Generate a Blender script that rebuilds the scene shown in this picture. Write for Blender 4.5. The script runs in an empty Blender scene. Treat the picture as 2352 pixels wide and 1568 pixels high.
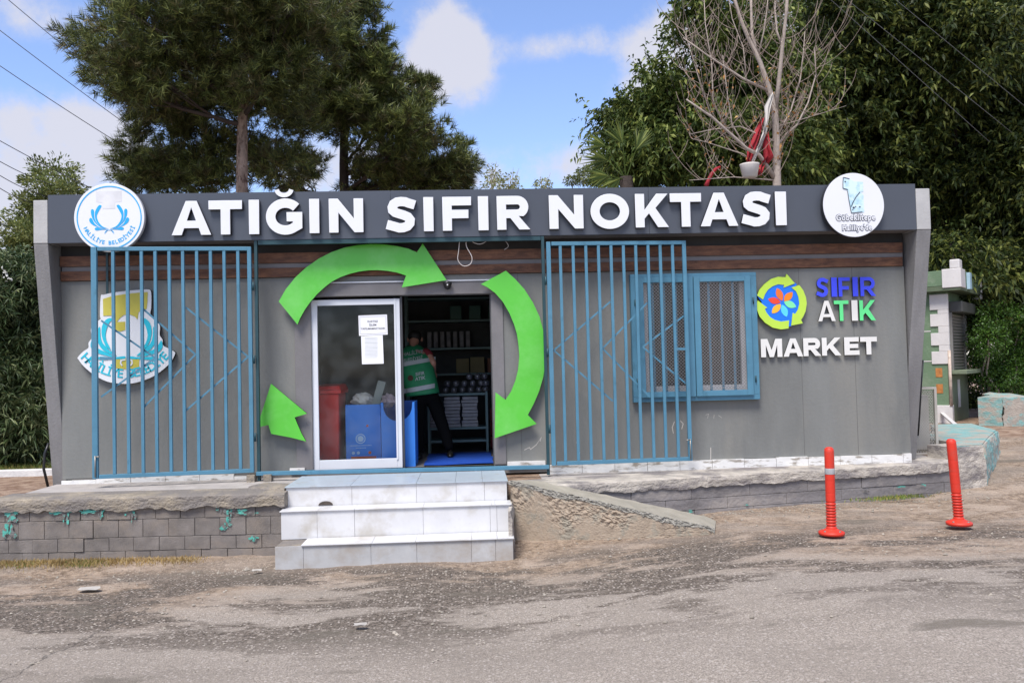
import bpy, math, random
import numpy as np
from mathutils import Vector, Matrix, noise
random.seed(7); rng = np.random.default_rng(7)
PI = math.pi; R = math.radians
S = bpy.context.scene
COL = S.collection

# ---------------------------------------------------------------- camera, sky, sun, exposure
FPX = 1898.0; W0, H0 = 2352.0, 1568.0
PITCH, ROLL, YAW = R(1.8887), R(-1.3749), R(2.9241)
CAM = np.array([0.0, -10.0545, 1.17])
def cam_axes():
    cy, sy = math.cos(YAW), math.sin(YAW)
    f = np.array([sy*math.cos(PITCH), cy*math.cos(PITCH), math.sin(PITCH)])
    r = np.array([cy, -sy, 0.0]); u = np.cross(r, f)
    c, s = math.cos(ROLL), math.sin(ROLL)
    return np.array([c*r+s*u, -s*r+c*u, f])
AX = cam_axes()
cd = bpy.data.cameras.new('camera'); cam = bpy.data.objects.new('camera', cd); COL.objects.link(cam)
cd.sensor_width = 36; cd.sensor_fit = 'HORIZONTAL'; cd.lens = 36*FPX/W0; cd.clip_end = 2000; cd.clip_start = .05
cam.matrix_world = Matrix(((AX[0][0], AX[1][0], -AX[2][0], CAM[0]), (AX[0][1], AX[1][1], -AX[2][1], CAM[1]),
                           (AX[0][2], AX[1][2], -AX[2][2], CAM[2]), (0, 0, 0, 1)))
S.camera = cam
def ray(px, py): return AX.T @ np.array([(px-W0/2)/FPX, (H0/2-py)/FPX, 1.0])
def onY(px, py, Y):
    d = ray(px, py); t = (Y-CAM[1])/d[1]; return CAM+t*d
def onZ(px, py, Z):
    d = ray(px, py); t = (Z-CAM[2])/d[2]; return CAM+t*d
def crop(ox, oy, k):            # a point measured in an enlarged piece of the photo -> photo units
    return lambda x, y: ((ox+x/k)*.91875, (oy+y/k)*.91875)
c1 = crop(0, 0, 2.529); c2 = crop(850, 0, 2.529); c3 = crop(1700, 0, 2.529)
c4 = crop(0, 560, 2.1186); c5 = crop(620, 560, 2.119); c6 = crop(1200, 560, 2.1186); c7 = crop(1860, 560, 2.1186)
cE = crop(1860, 640, 5.2275); cD = crop(160, 440, 7.84); cC = crop(160, 690, 5.2267); cG = crop(2020, 420, 8.2545)
cW = crop(1560, 660, 4.125)

SUN_EL, SUN_AZ = R(60), R(205)     # azimuth measured from +Y clockwise: behind the camera, from the left
w = bpy.data.worlds.new('World'); S.world = w; w.use_nodes = True
def build_world():
    nt = w.node_tree; N = nt.nodes; L = nt.links; N.clear()
    out = N.new('ShaderNodeOutputWorld'); bg = N.new('ShaderNodeBackground'); L.new(bg.outputs[0], out.inputs[0])
    bg.inputs[1].default_value = .14
    sky = N.new('ShaderNodeTexSky'); sky.sky_type = 'NISHITA'; sky.sun_disc = False
    sky.sun_elevation = SUN_EL; sky.sun_rotation = SUN_AZ; sky.air_density = 1.0; sky.dust_density = .6; sky.ozone_density = 2.5
    tc = N.new('ShaderNodeTexCoord'); sx = N.new('ShaderNodeSeparateXYZ'); L.new(tc.outputs['Generated'], sx.inputs[0])
    def m(op, a, b=None, c=None):
        n = N.new('ShaderNodeMath'); n.operation = op
        for i, v in enumerate((a, b, c)):
            if v is None: continue
            if isinstance(v, (int, float)): n.inputs[i].default_value = v
            else: L.new(v, n.inputs[i])
        return n.outputs[0]
    az = m('ARCTAN2', sx.outputs[0], sx.outputs[1]); el = m('ARCSINE', sx.outputs[2])
    nz = N.new('ShaderNodeTexNoise'); nz.inputs['Scale'].default_value = 11; nz.inputs['Detail'].default_value = 8; nz.inputs['Roughness'].default_value = .66
    L.new(tc.outputs['Generated'], nz.inputs[0])
    wob = m('MULTIPLY', m('SUBTRACT', nz.outputs[0], .5), 3.3)
    acc = None
    clouds = [(110,300,120,65,1.2),(270,350,120,85,1.05),(20,520,170,150,.95),(1020,90,95,85,1.1),(1070,140,80,90,1.05),(960,180,60,60,.9),
              (1410,95,170,52,.62),(1290,110,110,30,.38),(1500,240,110,70,1.05),(1290,385,150,55,.85),(1560,120,90,110,.95),(1800,40,130,90,1.0),(2300,20,140,60,1.0),(780,390,260,80,.9),(60,30,220,60,.5),(1100,420,80,50,.6)]
    for (px, py, rx, ry, a) in clouds:
        d = ray(px, py); d = d/np.linalg.norm(d)
        A = math.atan2(d[0], d[1]); E_ = math.asin(d[2])
        u = m('DIVIDE', m('SUBTRACT', az, A), rx/FPX*.95); v = m('DIVIDE', m('SUBTRACT', el, E_), ry/FPX*.95)
        g = m('MULTIPLY', m('EXPONENT', m('MULTIPLY', m('ADD', m('MULTIPLY', u, u), m('MULTIPLY', v, v)), -1.0)), a)
        acc = g if acc is None else m('ADD', acc, g)
    # a broken cloud field everywhere else, so the light is that of a half cloudy day
    n2 = N.new('ShaderNodeTexNoise'); n2.inputs['Scale'].default_value = 2.2; n2.inputs['Detail'].default_value = 6
    L.new(tc.outputs['Generated'], n2.inputs[0])
    away = m('LESS_THAN', sx.outputs[1], .25)
    far = m('MULTIPLY', away, m('MULTIPLY', m('SUBTRACT', n2.outputs[0], .38), 4.0))
    tot = m('ADD', m('ADD', m('MINIMUM', acc, 1.15), far), m('MULTIPLY', wob, m('MINIMUM', m('MULTIPLY', acc, 1.6), .75)))
    mr = N.new('ShaderNodeMapRange'); mr.interpolation_type = 'SMOOTHSTEP'; mr.inputs[1].default_value = .16; mr.inputs[2].default_value = 1.0
    L.new(tot, mr.inputs[0])
    mx = N.new('ShaderNodeMixRGB'); L.new(m('MULTIPLY', mr.outputs[0], .93), mx.inputs[0])
    tint = N.new('ShaderNodeMixRGB'); tint.blend_type = 'MULTIPLY'; tint.inputs[0].default_value = 1.0
    tint.inputs[2].default_value = (SKYT[0], SKYT[1], SKYT[2], 1)
    L.new(sky.outputs[0], tint.inputs[1])
    L.new(tint.outputs[0], mx.inputs[1]); mx.inputs[2].default_value = CLOUD
    L.new(mx.outputs[0], bg.inputs[0])
SKYT = (.86, .83, .93); CLOUD = (2.72, 2.74, 3.1, 1)
build_world()
sd = bpy.data.lights.new('sun', 'SUN'); sd.energy = 2.6; sd.angle = R(22); sd.color = (1, .955, .89)
sun = bpy.data.objects.new('sun', sd); COL.objects.link(sun)
dv = Vector((math.sin(SUN_AZ)*math.cos(SUN_EL), math.cos(SUN_AZ)*math.cos(SUN_EL), math.sin(SUN_EL)))
sun.rotation_euler = dv.to_track_quat('Z', 'Y').to_euler()
S.view_settings.view_transform = 'Standard'; S.view_settings.look = 'None'; S.view_settings.gamma = 1
S.view_settings.exposure = .95

# ---------------------------------------------------------------- materials
MATS = {}
def mat(name, col, rough=.7, var=.12, scale=4, bump=0, bscale=60, metallic=0, spec=.4, col2=None, thr=.6, width=.06,
        scale2=2.0, stretch=(1, 1, 1), detail=6, sheen=0):
    """principled surface: base colour varied by noise, optional second colour in patches (dirt, old paint, painted reflections), fine bump"""
    if name in MATS: return MATS[name]
    M = bpy.data.materials.new(name); M.use_nodes = True; nt = M.node_tree; N = nt.nodes; L = nt.links
    P = N['Principled BSDF']; P.inputs['Roughness'].default_value = rough; P.inputs['Metallic'].default_value = metallic
    P.inputs['Specular IOR Level'].default_value = spec
    tc = N.new('ShaderNodeTexCoord'); mp = N.new('ShaderNodeMapping'); mp.inputs['Scale'].default_value = stretch
    geo = N.new('ShaderNodeNewGeometry'); L.new(geo.outputs['Position'], mp.inputs[0])
    nz = N.new('ShaderNodeTexNoise'); nz.inputs['Scale'].default_value = scale; nz.inputs['Detail'].default_value = detail
    nz.inputs['Roughness'].default_value = .6; L.new(mp.outputs[0], nz.inputs[0])
    cr = N.new('ShaderNodeValToRGB'); L.new(nz.outputs[0], cr.inputs[0])
    cr.color_ramp.elements[0].position = .3; cr.color_ramp.elements[1].position = .7
    cr.color_ramp.elements[0].color = tuple(c*(1-var) for c in col[:3])+(1,)
    cr.color_ramp.elements[1].color = tuple(min(1, c*(1+var)) for c in col[:3])+(1,)
    last = cr.outputs[0]
    if col2:
        n2 = N.new('ShaderNodeTexNoise'); n2.inputs['Scale'].default_value = scale2; n2.inputs['Detail'].default_value = 8
        n2.inputs['Roughness'].default_value = .65; L.new(mp.outputs[0], n2.inputs[0])
        mr = N.new('ShaderNodeMapRange'); mr.inputs[1].default_value = thr-width; mr.inputs[2].default_value = thr+width
        L.new(n2.outputs[0], mr.inputs[0])
        mx = N.new('ShaderNodeMixRGB'); L.new(mr.outputs[0], mx.inputs[0]); L.new(last, mx.inputs[1]); mx.inputs[2].default_value = tuple(col2)+(1,)
        last = mx.outputs[0]
    L.new(last, P.inputs['Base Color'])
    if bump:
        n3 = N.new('ShaderNodeTexNoise'); n3.inputs['Scale'].default_value = bscale; n3.inputs['Detail'].default_value = 6
        L.new(geo.outputs['Position'], n3.inputs[0])
        b = N.new('ShaderNodeBump'); b.inputs['Strength'].default_value = bump; b.inputs['Distance'].default_value = .02
        L.new(n3.outputs[0], b.inputs['Height']); L.new(b.outputs[0], P.inputs['Normal'])
    MATS[name] = M; return M
def setrough(M, scale, a, b):
    nt = M.node_tree; N = nt.nodes; L = nt.links
    nz = N.new('ShaderNodeTexNoise'); nz.inputs['Scale'].default_value = scale; g = N.new('ShaderNodeNewGeometry'); L.new(g.outputs['Position'], nz.inputs[0])
    mr = N.new('ShaderNodeMapRange'); mr.inputs[3].default_value = a; mr.inputs[4].default_value = b; L.new(nz.outputs[0], mr.inputs[0])
    L.new(mr.outputs[0], N['Principled BSDF'].inputs['Roughness'])

wallM = mat('grey_wall_paint', (.172, .176, .168), .55, .16, 1.3, .15, 25, col2=(.215, .21, .19), thr=.58, width=.12, scale2=1.2, stretch=(1.5, 1.5, .35))
finM = mat('weathered_grey_board', (.21, .205, .205), .7, .16, 2.5, .2, 40, stretch=(3, 3, .4))
finTopM = mat('pale_grey_board', (.40, .395, .39), .7, .1, 4, .15, 40)
bandM = mat('anthracite_panel', (.068, .076, .094), .33, .06, 1.2)
trimM = mat('grey_trim', (.17, .162, .165), .6, .14, 3, .1, 40)
woodM = mat('brown_siding', (.105, .044, .024), .6, .4, 2.2, .2, 50, col2=(.2, .09, .045), thr=.55, width=.12, scale2=3.5, stretch=(1.6, 1, 6))
darkM = mat('shade_dark_wall', (.035, .034, .034), .8, .2)  # shade under the fascia, put into the upper wall's colour
letterM = mat('white_acrylic', (.70, .71, .74), .35, .02, 3)
letterSideM = mat('black_letter_edge', (.03, .03, .035), .5)
blueSteel = mat('blue_painted_steel', (.075, .205, .30), .45, .12, 3, .12, 60, col2=(.055, .155, .22), thr=.66, scale2=5)
tealSteel = mat('teal_painted_steel', (.018, .055, .068), .5, .15, 5, .1, 60)
alu = mat('white_aluminium', (.62, .64, .68), .35, .04, 3)
greenM = mat('green_composite', (.10, .49, .05), .28, .08, 1.5, col2=(.17, .55, .12), thr=.6, width=.15, scale2=2.0)  # paler second colour paints in reflected streaks along with scuffs
greenEdge = mat('dark_green_edge', (.012, .07, .008), .5)
tileM = mat('white_glazed_tile', (.60, .595, .60), .32, .06, 5, .04, 10, col2=(.44, .41, .36), thr=.62, width=.12, scale2=3.2)
tile2M = mat('grey_dusty_tile', (.43, .43, .43), .5, .10, 4, .06, 14, col2=(.33, .29, .25), thr=.56, width=.12, scale2=3)
landM = mat('blue_grey_tile', (.38, .43, .48), .35, .08, 4, .03, 10, col2=(.30, .29, .28), thr=.63, scale2=4)
skirtM = mat('dirty_white_tile', (.68, .67, .65), .45, .1, 6, .1, 30, col2=(.30, .27, .23), thr=.57, width=.05, scale2=5, stretch=(1, 1, 4))
capM = mat('weathered_concrete', (.30, .255, .195), .9, .3, 5, 1.0, 40, col2=(.185, .165, .15), thr=.48, width=.10, scale2=3.0, stretch=(1, 1, 2))
cap2M = mat('grey_chipped_concrete', (.42, .38, .33), .9, .25, 7, .8, 45, col2=(.20, .18, .175), thr=.53, width=.08, scale2=3, stretch=(1, 1, 2.2))
blockM = mat('concrete_block', (.182, .162, .148), .9, .30, 5, .4, 90, col2=(.245, .205, .17), thr=.57, width=.10, scale2=2.6)
mortarM = mat('block_mortar', (.165, .15, .138), .95, .2, 10, .6, 60)
turqM = mat('flaking_turquoise_paint', (.09, .40, .33), .7, .2, 12, .4, 50, col2=(.165, .155, .15), thr=.5, width=.03, scale2=14)
rendM = mat('grey_render', (.185, .172, .172), .85, .28, 3, .4, 30, col2=(.30, .27, .25), thr=.58, width=.10, scale2=2.2, stretch=(1, 1, 2.5))
rampTopM = mat('ramp_cement', (.30, .275, .225), .9, .15, 5, .5, 80)
rampSideM = mat('ramp_rubble_side', (.36, .29, .22), .95, .16, 6, .45, 50, col2=(.28, .25, .20), thr=.55, width=.05, scale2=6)
rubM = mat('exposed_aggregate', (.30, .285, .25), .95, .35, 30, 1.0, 60)
redM = mat('red_flexible_plastic', (.60, .034, .016), .5, .07, 6, .05, 30, col2=(.42, .06, .04), thr=.60, width=.1, scale2=9)
silverM = mat('reflective_tape', (.36, .36, .37), .35, .1, 20)
blackM = mat('black_plastic', (.014, .014, .015), .35, .1)
whitePl = mat('white_pvc', (.60, .59, .60), .4, .06)
paperM = mat('printed_paper', (.80, .80, .84), .8, .03)
inkM = mat('ink', (.05, .05, .06), .8)
binM = mat('red_bin_plastic', (.75, .045, .04), .4, .08, 4)
boxM = mat('blue_printed_board', (.045, .24, .78), .5, .06, 2)
boxInM = mat('dark_blue_board', (.02, .08, .30), .6, .06, 2)
orangeM = mat('orange_print', (.65, .14, .05), .6); lightInk = mat('light_print', (.5, .65, .85), .6)
floorM = mat('grey_shop_floor', (.16, .15, .14), .5, .2)
bsheetM = mat('blue_floor_sheet', (.02, .075, .40), .4, .25, 6, .3, 20, stretch=(1, 6, 1))
roomM = mat('dark_room_wall', (.05, .052, .05), .8, .2)  # dimness of the interior painted into the wall colour
shelfM = mat('grey_green_shelf', (.12, .20, .19), .45, .1)
goodsM = mat('grey_paper_reams', (.34, .33, .32), .8, .2, 9)
clothGrey = mat('grey_goods', (.22, .21, .21), .8, .3, 9)
cupM = mat('dark_glassware', (.10, .10, .105), .12, .3, 10, spec=.8)
skinM = mat('skin', (.42, .21, .14), .5, .08)
trouM = mat('black_trousers', (.006, .006, .006), .95, .2, spec=.08); shoeM = mat('black_shoes', (.012, .012, .012), .4)
vestM = mat('green_vest_fabric', (.02, .22, .085), .6, .12, 8, .2, 30); tapeM = mat('grey_reflective_band', (.42, .45, .44), .4)
maroonM = mat('maroon_cloth', (.16, .015, .02), .8, .2); hairM = mat('dark_hair', (.012, .01, .009), .6)
barkPine = mat('pine_bark', (.30, .215, .165), .95, .4, 6, 1.0, 20, col2=(.10, .06, .045), thr=.55, width=.06, scale2=9, stretch=(1, 1, .5))
barkDark = mat('dark_bark', (.06, .045, .038), .95, .3, 8, .8, 25)
barkPale = mat('pale_bark', (.37, .31, .265), .85, .22, 6, .4, 25, col2=(.24, .20, .17), thr=.6, scale2=6)
kgreen = mat('faded_green_render', (.13, .20, .12), .8, .14, 2, .3, 30, col2=(.18, .24, .16), thr=.6, scale2=3)
kgreen2 = mat('grey_green_render', (.16, .19, .125), .8, .12, 2, .3, 30)
kwhite = mat('flaking_white_paint', (.60, .575, .56), .6, .06, 5, .15, 30, col2=(.5, .42, .38), thr=.68, scale2=5)
shutM = mat('grey_shutter', (.20, .19, .18), .5, .12)
pipeM = mat('rusty_cream_pipe', (.5, .40, .33), .6, .3, 12)
rustM = mat('orange_exposed_brick', (.42, .17, .05), .9, .3, 10)
cyanM = mat('pale_turquoise_paint', (.21, .38, .38), .75, .15, 6, .4, 30, col2=(.30, .27, .24), thr=.55, width=.04, scale2=6)
capCyM = mat('turquoise_over_concrete', (.19, .355, .34), .85, .25, 6, .6, 30, col2=(.36, .32, .27), thr=.50, width=.07, scale2=3.5, stretch=(1, 1, 2.5))
cageM = mat('beige_cage_metal', (.46, .43, .38), .5, .1)
yelM = mat('mustard_print', (.52, .46, .07), .4, .05); turM = mat('turquoise_print', (.02, .48, .62), .4, .05)
cyM = mat('sky_blue_print', (.02, .36, .72), .4, .05); limeM = mat('lime_print', (.46, .68, .07), .35, .03)
diskBlue = mat('bright_blue_print', (.01, .17, .85), .35, .03); royal = mat('royal_blue_acrylic', (.045, .07, .80), .35, .05)
mint = mat('mint_green_acrylic', (.12, .72, .25), .35, .04); creamM = mat('cream_acrylic', (.70, .69, .66), .4, .04)
cableM = mat('white_cable', (.55, .5, .48), .6); wireM = mat('dark_wire', (.06, .06, .07), .6)
redCloth = mat('red_cloth', (.38, .025, .035), .8, .15, 6); whCloth = mat('off_white_cloth', (.6, .56, .52), .85, .1)
soilM = mat('brown_soil', (.24, .15, .10), .95, .3, 6, .9, 50)
kerbM = mat('white_kerb_paint', (.62, .61, .60), .8, .12, 8, .4, 40)

def leafmat(name, a, b, c, rough=.45, scale=1.3, trans=.25, spec=.35):
    M = bpy.data.materials.new(name); M.use_nodes = True; nt = M.node_tree; N = nt.nodes; L = nt.links
    P = N['Principled BSDF']; P.inputs['Roughness'].default_value = rough; P.inputs['Specular IOR Level'].default_value = spec
    g = N.new('ShaderNodeNewGeometry'); cr = N.new('ShaderNodeValToRGB')
    L.new(g.outputs['Random Per Island'], cr.inputs[0])
    e = cr.color_ramp.elements; e[0].color = a+(1,); e[1].color = c+(1,); m_ = cr.color_ramp.elements.new(.55); m_.color = b+(1,)
    nz = N.new('ShaderNodeTexNoise'); nz.inputs['Scale'].default_value = scale; L.new(g.outputs['Position'], nz.inputs[0])
    hs = N.new('ShaderNodeHueSaturation'); L.new(cr.outputs[0], hs.inputs['Color'])
    mr = N.new('ShaderNodeMapRange'); mr.inputs[1].default_value = .3; mr.inputs[2].default_value = .7; mr.inputs[3].default_value = .7; mr.inputs[4].default_value = 1.35
    L.new(nz.outputs[0], mr.inputs[0]); L.new(mr.outputs[0], hs.inputs['Value'])
    L.new(hs.outputs[0], P.inputs['Base Color'])
    tr = N.new('ShaderNodeBsdfTranslucent'); L.new(hs.outputs[0], tr.inputs[0]); mx = N.new('ShaderNodeMixShader'); mx.inputs[0].default_value = trans
    L.new(P.outputs[0], mx.inputs[1]); L.new(tr.outputs[0], mx.inputs[2]); L.new(mx.outputs[0], N['Material Output'].inputs[0])
    MATS[name] = M; return M
pineLeaf = leafmat('pine_needles', (.032, .044, .013), (.080, .108, .028), (.27, .29, .08), .5, scale=.9, trans=.12)
pineBrown = leafmat('pine_needles_brownish', (.032, .033, .014), (.075, .078, .027), (.19, .15, .065), .5, trans=.12)
leafDark = leafmat('dark_green_leaves', (.018, .030, .009), (.042, .064, .015), (.17, .185, .042), .5, trans=.2, spec=.22)
leafMid = leafmat('fresh_green_leaves', (.032, .052, .012), (.068, .105, .022), (.22, .25, .06), .5, trans=.22, spec=.22)
leafOle = leafmat('oleander_leaves', (.032, .058, .02), (.065, .105, .038), (.21, .24, .11), .45, trans=.15)
leafFar = leafmat('far_conifer_leaves', (.07, .10, .028), (.13, .16, .045), (.27, .28, .09), .6)
leafPale = leafmat('pale_leaves', (.16, .20, .08), (.28, .30, .14), (.42, .36, .2), .5)
leafDry = leafmat('dry_orange_leaves', (.25, .10, .03), (.42, .2, .06), (.5, .32, .12), .7)
hedgeM = leafmat('hedge_leaves', (.025, .065, .01), (.05, .11, .016), (.10, .19, .028), .4, trans=.15)
grassM = leafmat('grass_blades', (.08, .14, .025), (.15, .2, .04), (.34, .25, .09), .7)
dryGrassM = leafmat('dry_grass_blades', (.25, .17, .07), (.36, .25, .10), (.42, .33, .16), .8)

def glass_mat():
    M = bpy.data.materials.new('window_glass'); M.use_nodes = True; nt = M.node_tree; N = nt.nodes; L = nt.links; N.clear()
    o = N.new('ShaderNodeOutputMaterial'); t = N.new('ShaderNodeBsdfTransparent'); t.inputs[0].default_value = (.94, .96, .95, 1)
    g = N.new('ShaderNodeBsdfGlossy'); g.inputs['Roughness'].default_value = .02
    f = N.new('ShaderNodeFresnel'); f.inputs[0].default_value = 1.22
    d = N.new('ShaderNodeBsdfDiffuse'); d.inputs[0].default_value = (.55, .6, .6, 1)      # a film of dust and smears
    nz = N.new('ShaderNodeTexNoise'); nz.inputs['Scale'].default_value = 5; nz.inputs['Detail'].default_value = 8
    geo = N.new('ShaderNodeNewGeometry'); L.new(geo.outputs['Position'], nz.inputs[0])
    mr = N.new('ShaderNodeMapRange'); mr.inputs[1].default_value = .4; mr.inputs[2].default_value = .75; mr.inputs[3].default_value = .01; mr.inputs[4].default_value = .05
    L.new(nz.outputs[0], mr.inputs[0])
    m1 = N.new('ShaderNodeMixShader'); L.new(f.outputs[0], m1.inputs[0]); L.new(t.outputs[0], m1.inputs[1]); L.new(g.outputs[0], m1.inputs[2])
    m2 = N.new('ShaderNodeMixShader'); L.new(mr.outputs[0], m2.inputs[0]); L.new(m1.outputs[0], m2.inputs[1]); L.new(d.outputs[0], m2.inputs[2])
    L.new(m2.outputs[0], o.inputs[0]); return M
glassM = glass_mat()

# ---------------------------------------------------------------- object helpers
def empty(name, label, cat, loc=(0, 0, 0), group=None):
    o = bpy.data.objects.new(name, None); COL.objects.link(o); o.location = loc; o.empty_display_size = .1
    tag(o, label, cat, group); return o
def tag(o, label=None, cat=None, group=None, kind=None):
    if label: o['label'] = label
    if cat: o['category'] = cat
    if group: o['group'] = group
    if kind: o['kind'] = kind
    return o
def link(name, me, material=None, parent=None, smooth=False):
    me.name = name
    if material is not None:
        me.materials.clear()
        for m_ in (material if isinstance(material, (list, tuple)) else [material]): me.materials.append(m_)
    o = bpy.data.objects.new(name, me); COL.objects.link(o)
    if parent is not None:
        o.parent = parent; L_ = Vector(parent.location); q = parent.parent
        while q is not None: L_ += Vector(q.location); q = q.parent
        o.location = -L_
    if smooth: me.polygons.foreach_set('use_smooth', [True]*len(me.polygons))
    return o
class MB:
    """collects shapes for ONE mesh (world coordinates)"""
    def __init__(s): s.v = []; s.f = []; s.mi = []
    def add(s, v, f, mi=0):
        n = len(s.v); s.v += [tuple(p) for p in v]; s.f += [tuple(i+n for i in q) for q in f]; s.mi += [mi]*len(f); return s
    def box(s, x0, x1, y0, y1, z0, z1, mi=0):
        v = [(x0,y0,z0),(x1,y0,z0),(x1,y1,z0),(x0,y1,z0),(x0,y0,z1),(x1,y0,z1),(x1,y1,z1),(x0,y1,z1)]
        return s.add(v, [(0,3,2,1),(4,5,6,7),(0,1,5,4),(1,2,6,5),(2,3,7,6),(3,0,4,7)], mi)
    def hexa(s, v, mi=0):      # bottom 4 ccw then top 4
        return s.add(v, [(0,3,2,1),(4,5,6,7),(0,1,5,4),(1,2,6,5),(2,3,7,6),(3,0,4,7)], mi)
    def bar(s, a, b, wd, dp, up=(0, 1, 0), mi=0):   # rectangular bar from a to b; dp measured along 'up'
        a = Vector(a); b = Vector(b); d = (b-a).normalized(); n = Vector(up); n = (n-d*n.dot(d)).normalized(); t = d.cross(n)
        v = []
        for p in (a, b):
            for (i, j) in ((-1,-1),(1,-1),(1,1),(-1,1)): v.append(p+t*(i*wd/2)+n*(j*dp/2))
        return s.add(v, [(0,1,2,3),(7,6,5,4),(0,4,5,1),(1,5,6,2),(2,6,7,3),(3,7,4,0)], mi)
    def tube(s, pts, r, n=8, mi=0, cap=True):
        pts = [Vector(p) for p in pts]; rs = r if isinstance(r, (list, tuple)) else [r]*len(pts); base = len(s.v); ref = None
        for i, p in enumerate(pts):
            d = (pts[min(i+1, len(pts)-1)]-pts[max(i-1, 0)]).normalized()
            if ref is None: ref = d.orthogonal().normalized()
            u = (ref-d*ref.dot(d))
            u = u.normalized() if u.length > 1e-5 else d.orthogonal().normalized(); ref = u; vv = d.cross(u)
            for k in range(n):
                a = 2*PI*k/n; s.v.append(tuple(p+u*(math.cos(a)*rs[i])+vv*(math.sin(a)*rs[i])))
        for i in range(len(pts)-1):
            for k in range(n):
                a = base+i*n+k; b = base+i*n+(k+1) % n; s.f.append((a, b, b+n, a+n)); s.mi.append(mi)
        if cap:
            s.f.append(tuple(base+k for k in reversed(range(n)))); s.f.append(tuple(base+(len(pts)-1)*n+k for k in range(n))); s.mi += [mi, mi]
        return s
    def lathe(s, prof, c, n=24, axis=None, mi=0):
        cx, cy, cz = c; base = len(s.v)
        for (r, z) in prof:
            for k in range(n):
                a = 2*PI*k/n; s.v.append((cx+r*math.cos(a), cy+r*math.sin(a), cz+z))
        for i in range(len(prof)-1):
            for k in range(n):
                a = base+i*n+k; b = base+i*n+(k+1) % n; s.f.append((a, b, b+n, a+n)); s.mi.append(mi)
        s.f.append(tuple(base+(len(prof)-1)*n+k for k in range(n))); s.mi.append(mi)
        s.f.append(tuple(base+k for k in reversed(range(n)))); s.mi.append(mi)
        return s
    def prism(s, poly, y0, y1, mi=0, mside=None):   # poly in (x,z), extruded along y ; convex or mildly concave faces
        n = len(poly); v = [(x, y0, z) for x, z in poly]+[(x, y1, z) for x, z in poly]
        s.add(v, [tuple(range(n)), tuple(reversed(range(n, 2*n)))], mi)
        b = len(s.v)-2*n
        for i in range(n):
            j = (i+1) % n; s.f.append((b+i, b+n+i, b+n+j, b+j)); s.mi.append(mi if mside is None else mside)
        return s
    def build(s, name, material, parent=None, smooth=False, bevel=0):
        me = bpy.data.meshes.new(name); me.from_pydata(s.v, [], s.f); me.update()
        if any(s.mi): me.polygons.foreach_set('material_index', s.mi)
        o = link(name, me, material, parent, smooth)
        if bevel:
            b = o.modifiers.new('bevel', 'BEVEL'); b.width = bevel; b.segments = 2; b.limit_method = 'ANGLE'; b.angle_limit = R(40)
        return o
def fast_mesh(name, V, F, material, parent=None):     # V (n,3), F (m,k) numpy
    me = bpy.data.meshes.new(name); k = F.shape[1]
    me.vertices.add(len(V)); me.vertices.foreach_set('co', V.astype(np.float32).ravel())
    me.loops.add(F.size); me.loops.foreach_set('vertex_index', F.astype(np.int32).ravel())
    me.polygons.add(len(F)); me.polygons.foreach_set('loop_start', np.arange(0, F.size, k, dtype=np.int32))
    me.update(calc_edges=True); me.validate(); return link(name, me, material, parent)
def flat(name, outlines, y, depth, material, parent=None, side=None, bevel=0, xf=None):
    """outlines (x,z) incl. holes, filled, its face at y, thickness going back to y+depth"""
    cu = bpy.data.curves.new(name, 'CURVE'); cu.dimensions = '2D'; cu.fill_mode = 'BOTH'; cu.extrude = depth/2; cu.bevel_depth = bevel; cu.bevel_resolution = 1
    if bevel: cu.offset = -bevel
    for o_ in outlines:
        sp = cu.splines.new('POLY'); sp.points.add(len(o_)-1)
        for p, (x, z) in zip(sp.points, o_): p.co = (x, z, 0, 1)
        sp.use_cyclic_u = True
    return _conv(name, cu, y, depth, material, parent, side, xf)
def _conv(name, cu, y, depth, material, parent, side, xf=None):
    ob = bpy.data.objects.new('tmp', cu); me = bpy.data.meshes.new_from_object(ob); bpy.data.objects.remove(ob); bpy.data.curves.remove(cu)
    n = len(me.vertices); co = np.empty(n*3, np.float32); me.vertices.foreach_get('co', co); co = co.reshape(-1, 3)
    if xf is not None: P3 = np.array([xf(a, b, c) for a, b, c in co], np.float32)
    else: P3 = np.stack([co[:, 0], y+depth/2-co[:, 2], co[:, 1]], 1)
    me.vertices.foreach_set('co', P3.ravel()); me.update()
    o = link(name, me, [material] if side is None else [material, side], parent)
    if side is not None:
        mi = [0 if abs(p.normal.y) > .7 else 1 for p in me.polygons]; me.polygons.foreach_set('material_index', mi)
    return o
def text(name, body, size, place, material, parent, bold=.0, depth=.003, y=None, x=0, z=0, align='CENTER', sx=1.0, space=1.0):
    cu = bpy.data.curves.new(name, 'FONT'); cu.body = body; cu.size = size; cu.extrude = depth/2; cu.offset = bold; cu.align_x = align
    cu.resolution_u = 3; cu.space_character = space
    xf = place if place else (lambda a, b, c: (x+a*sx, y-c, z+b))
    return _conv(name, cu, 0, depth, material, parent, None, xf)
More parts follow.
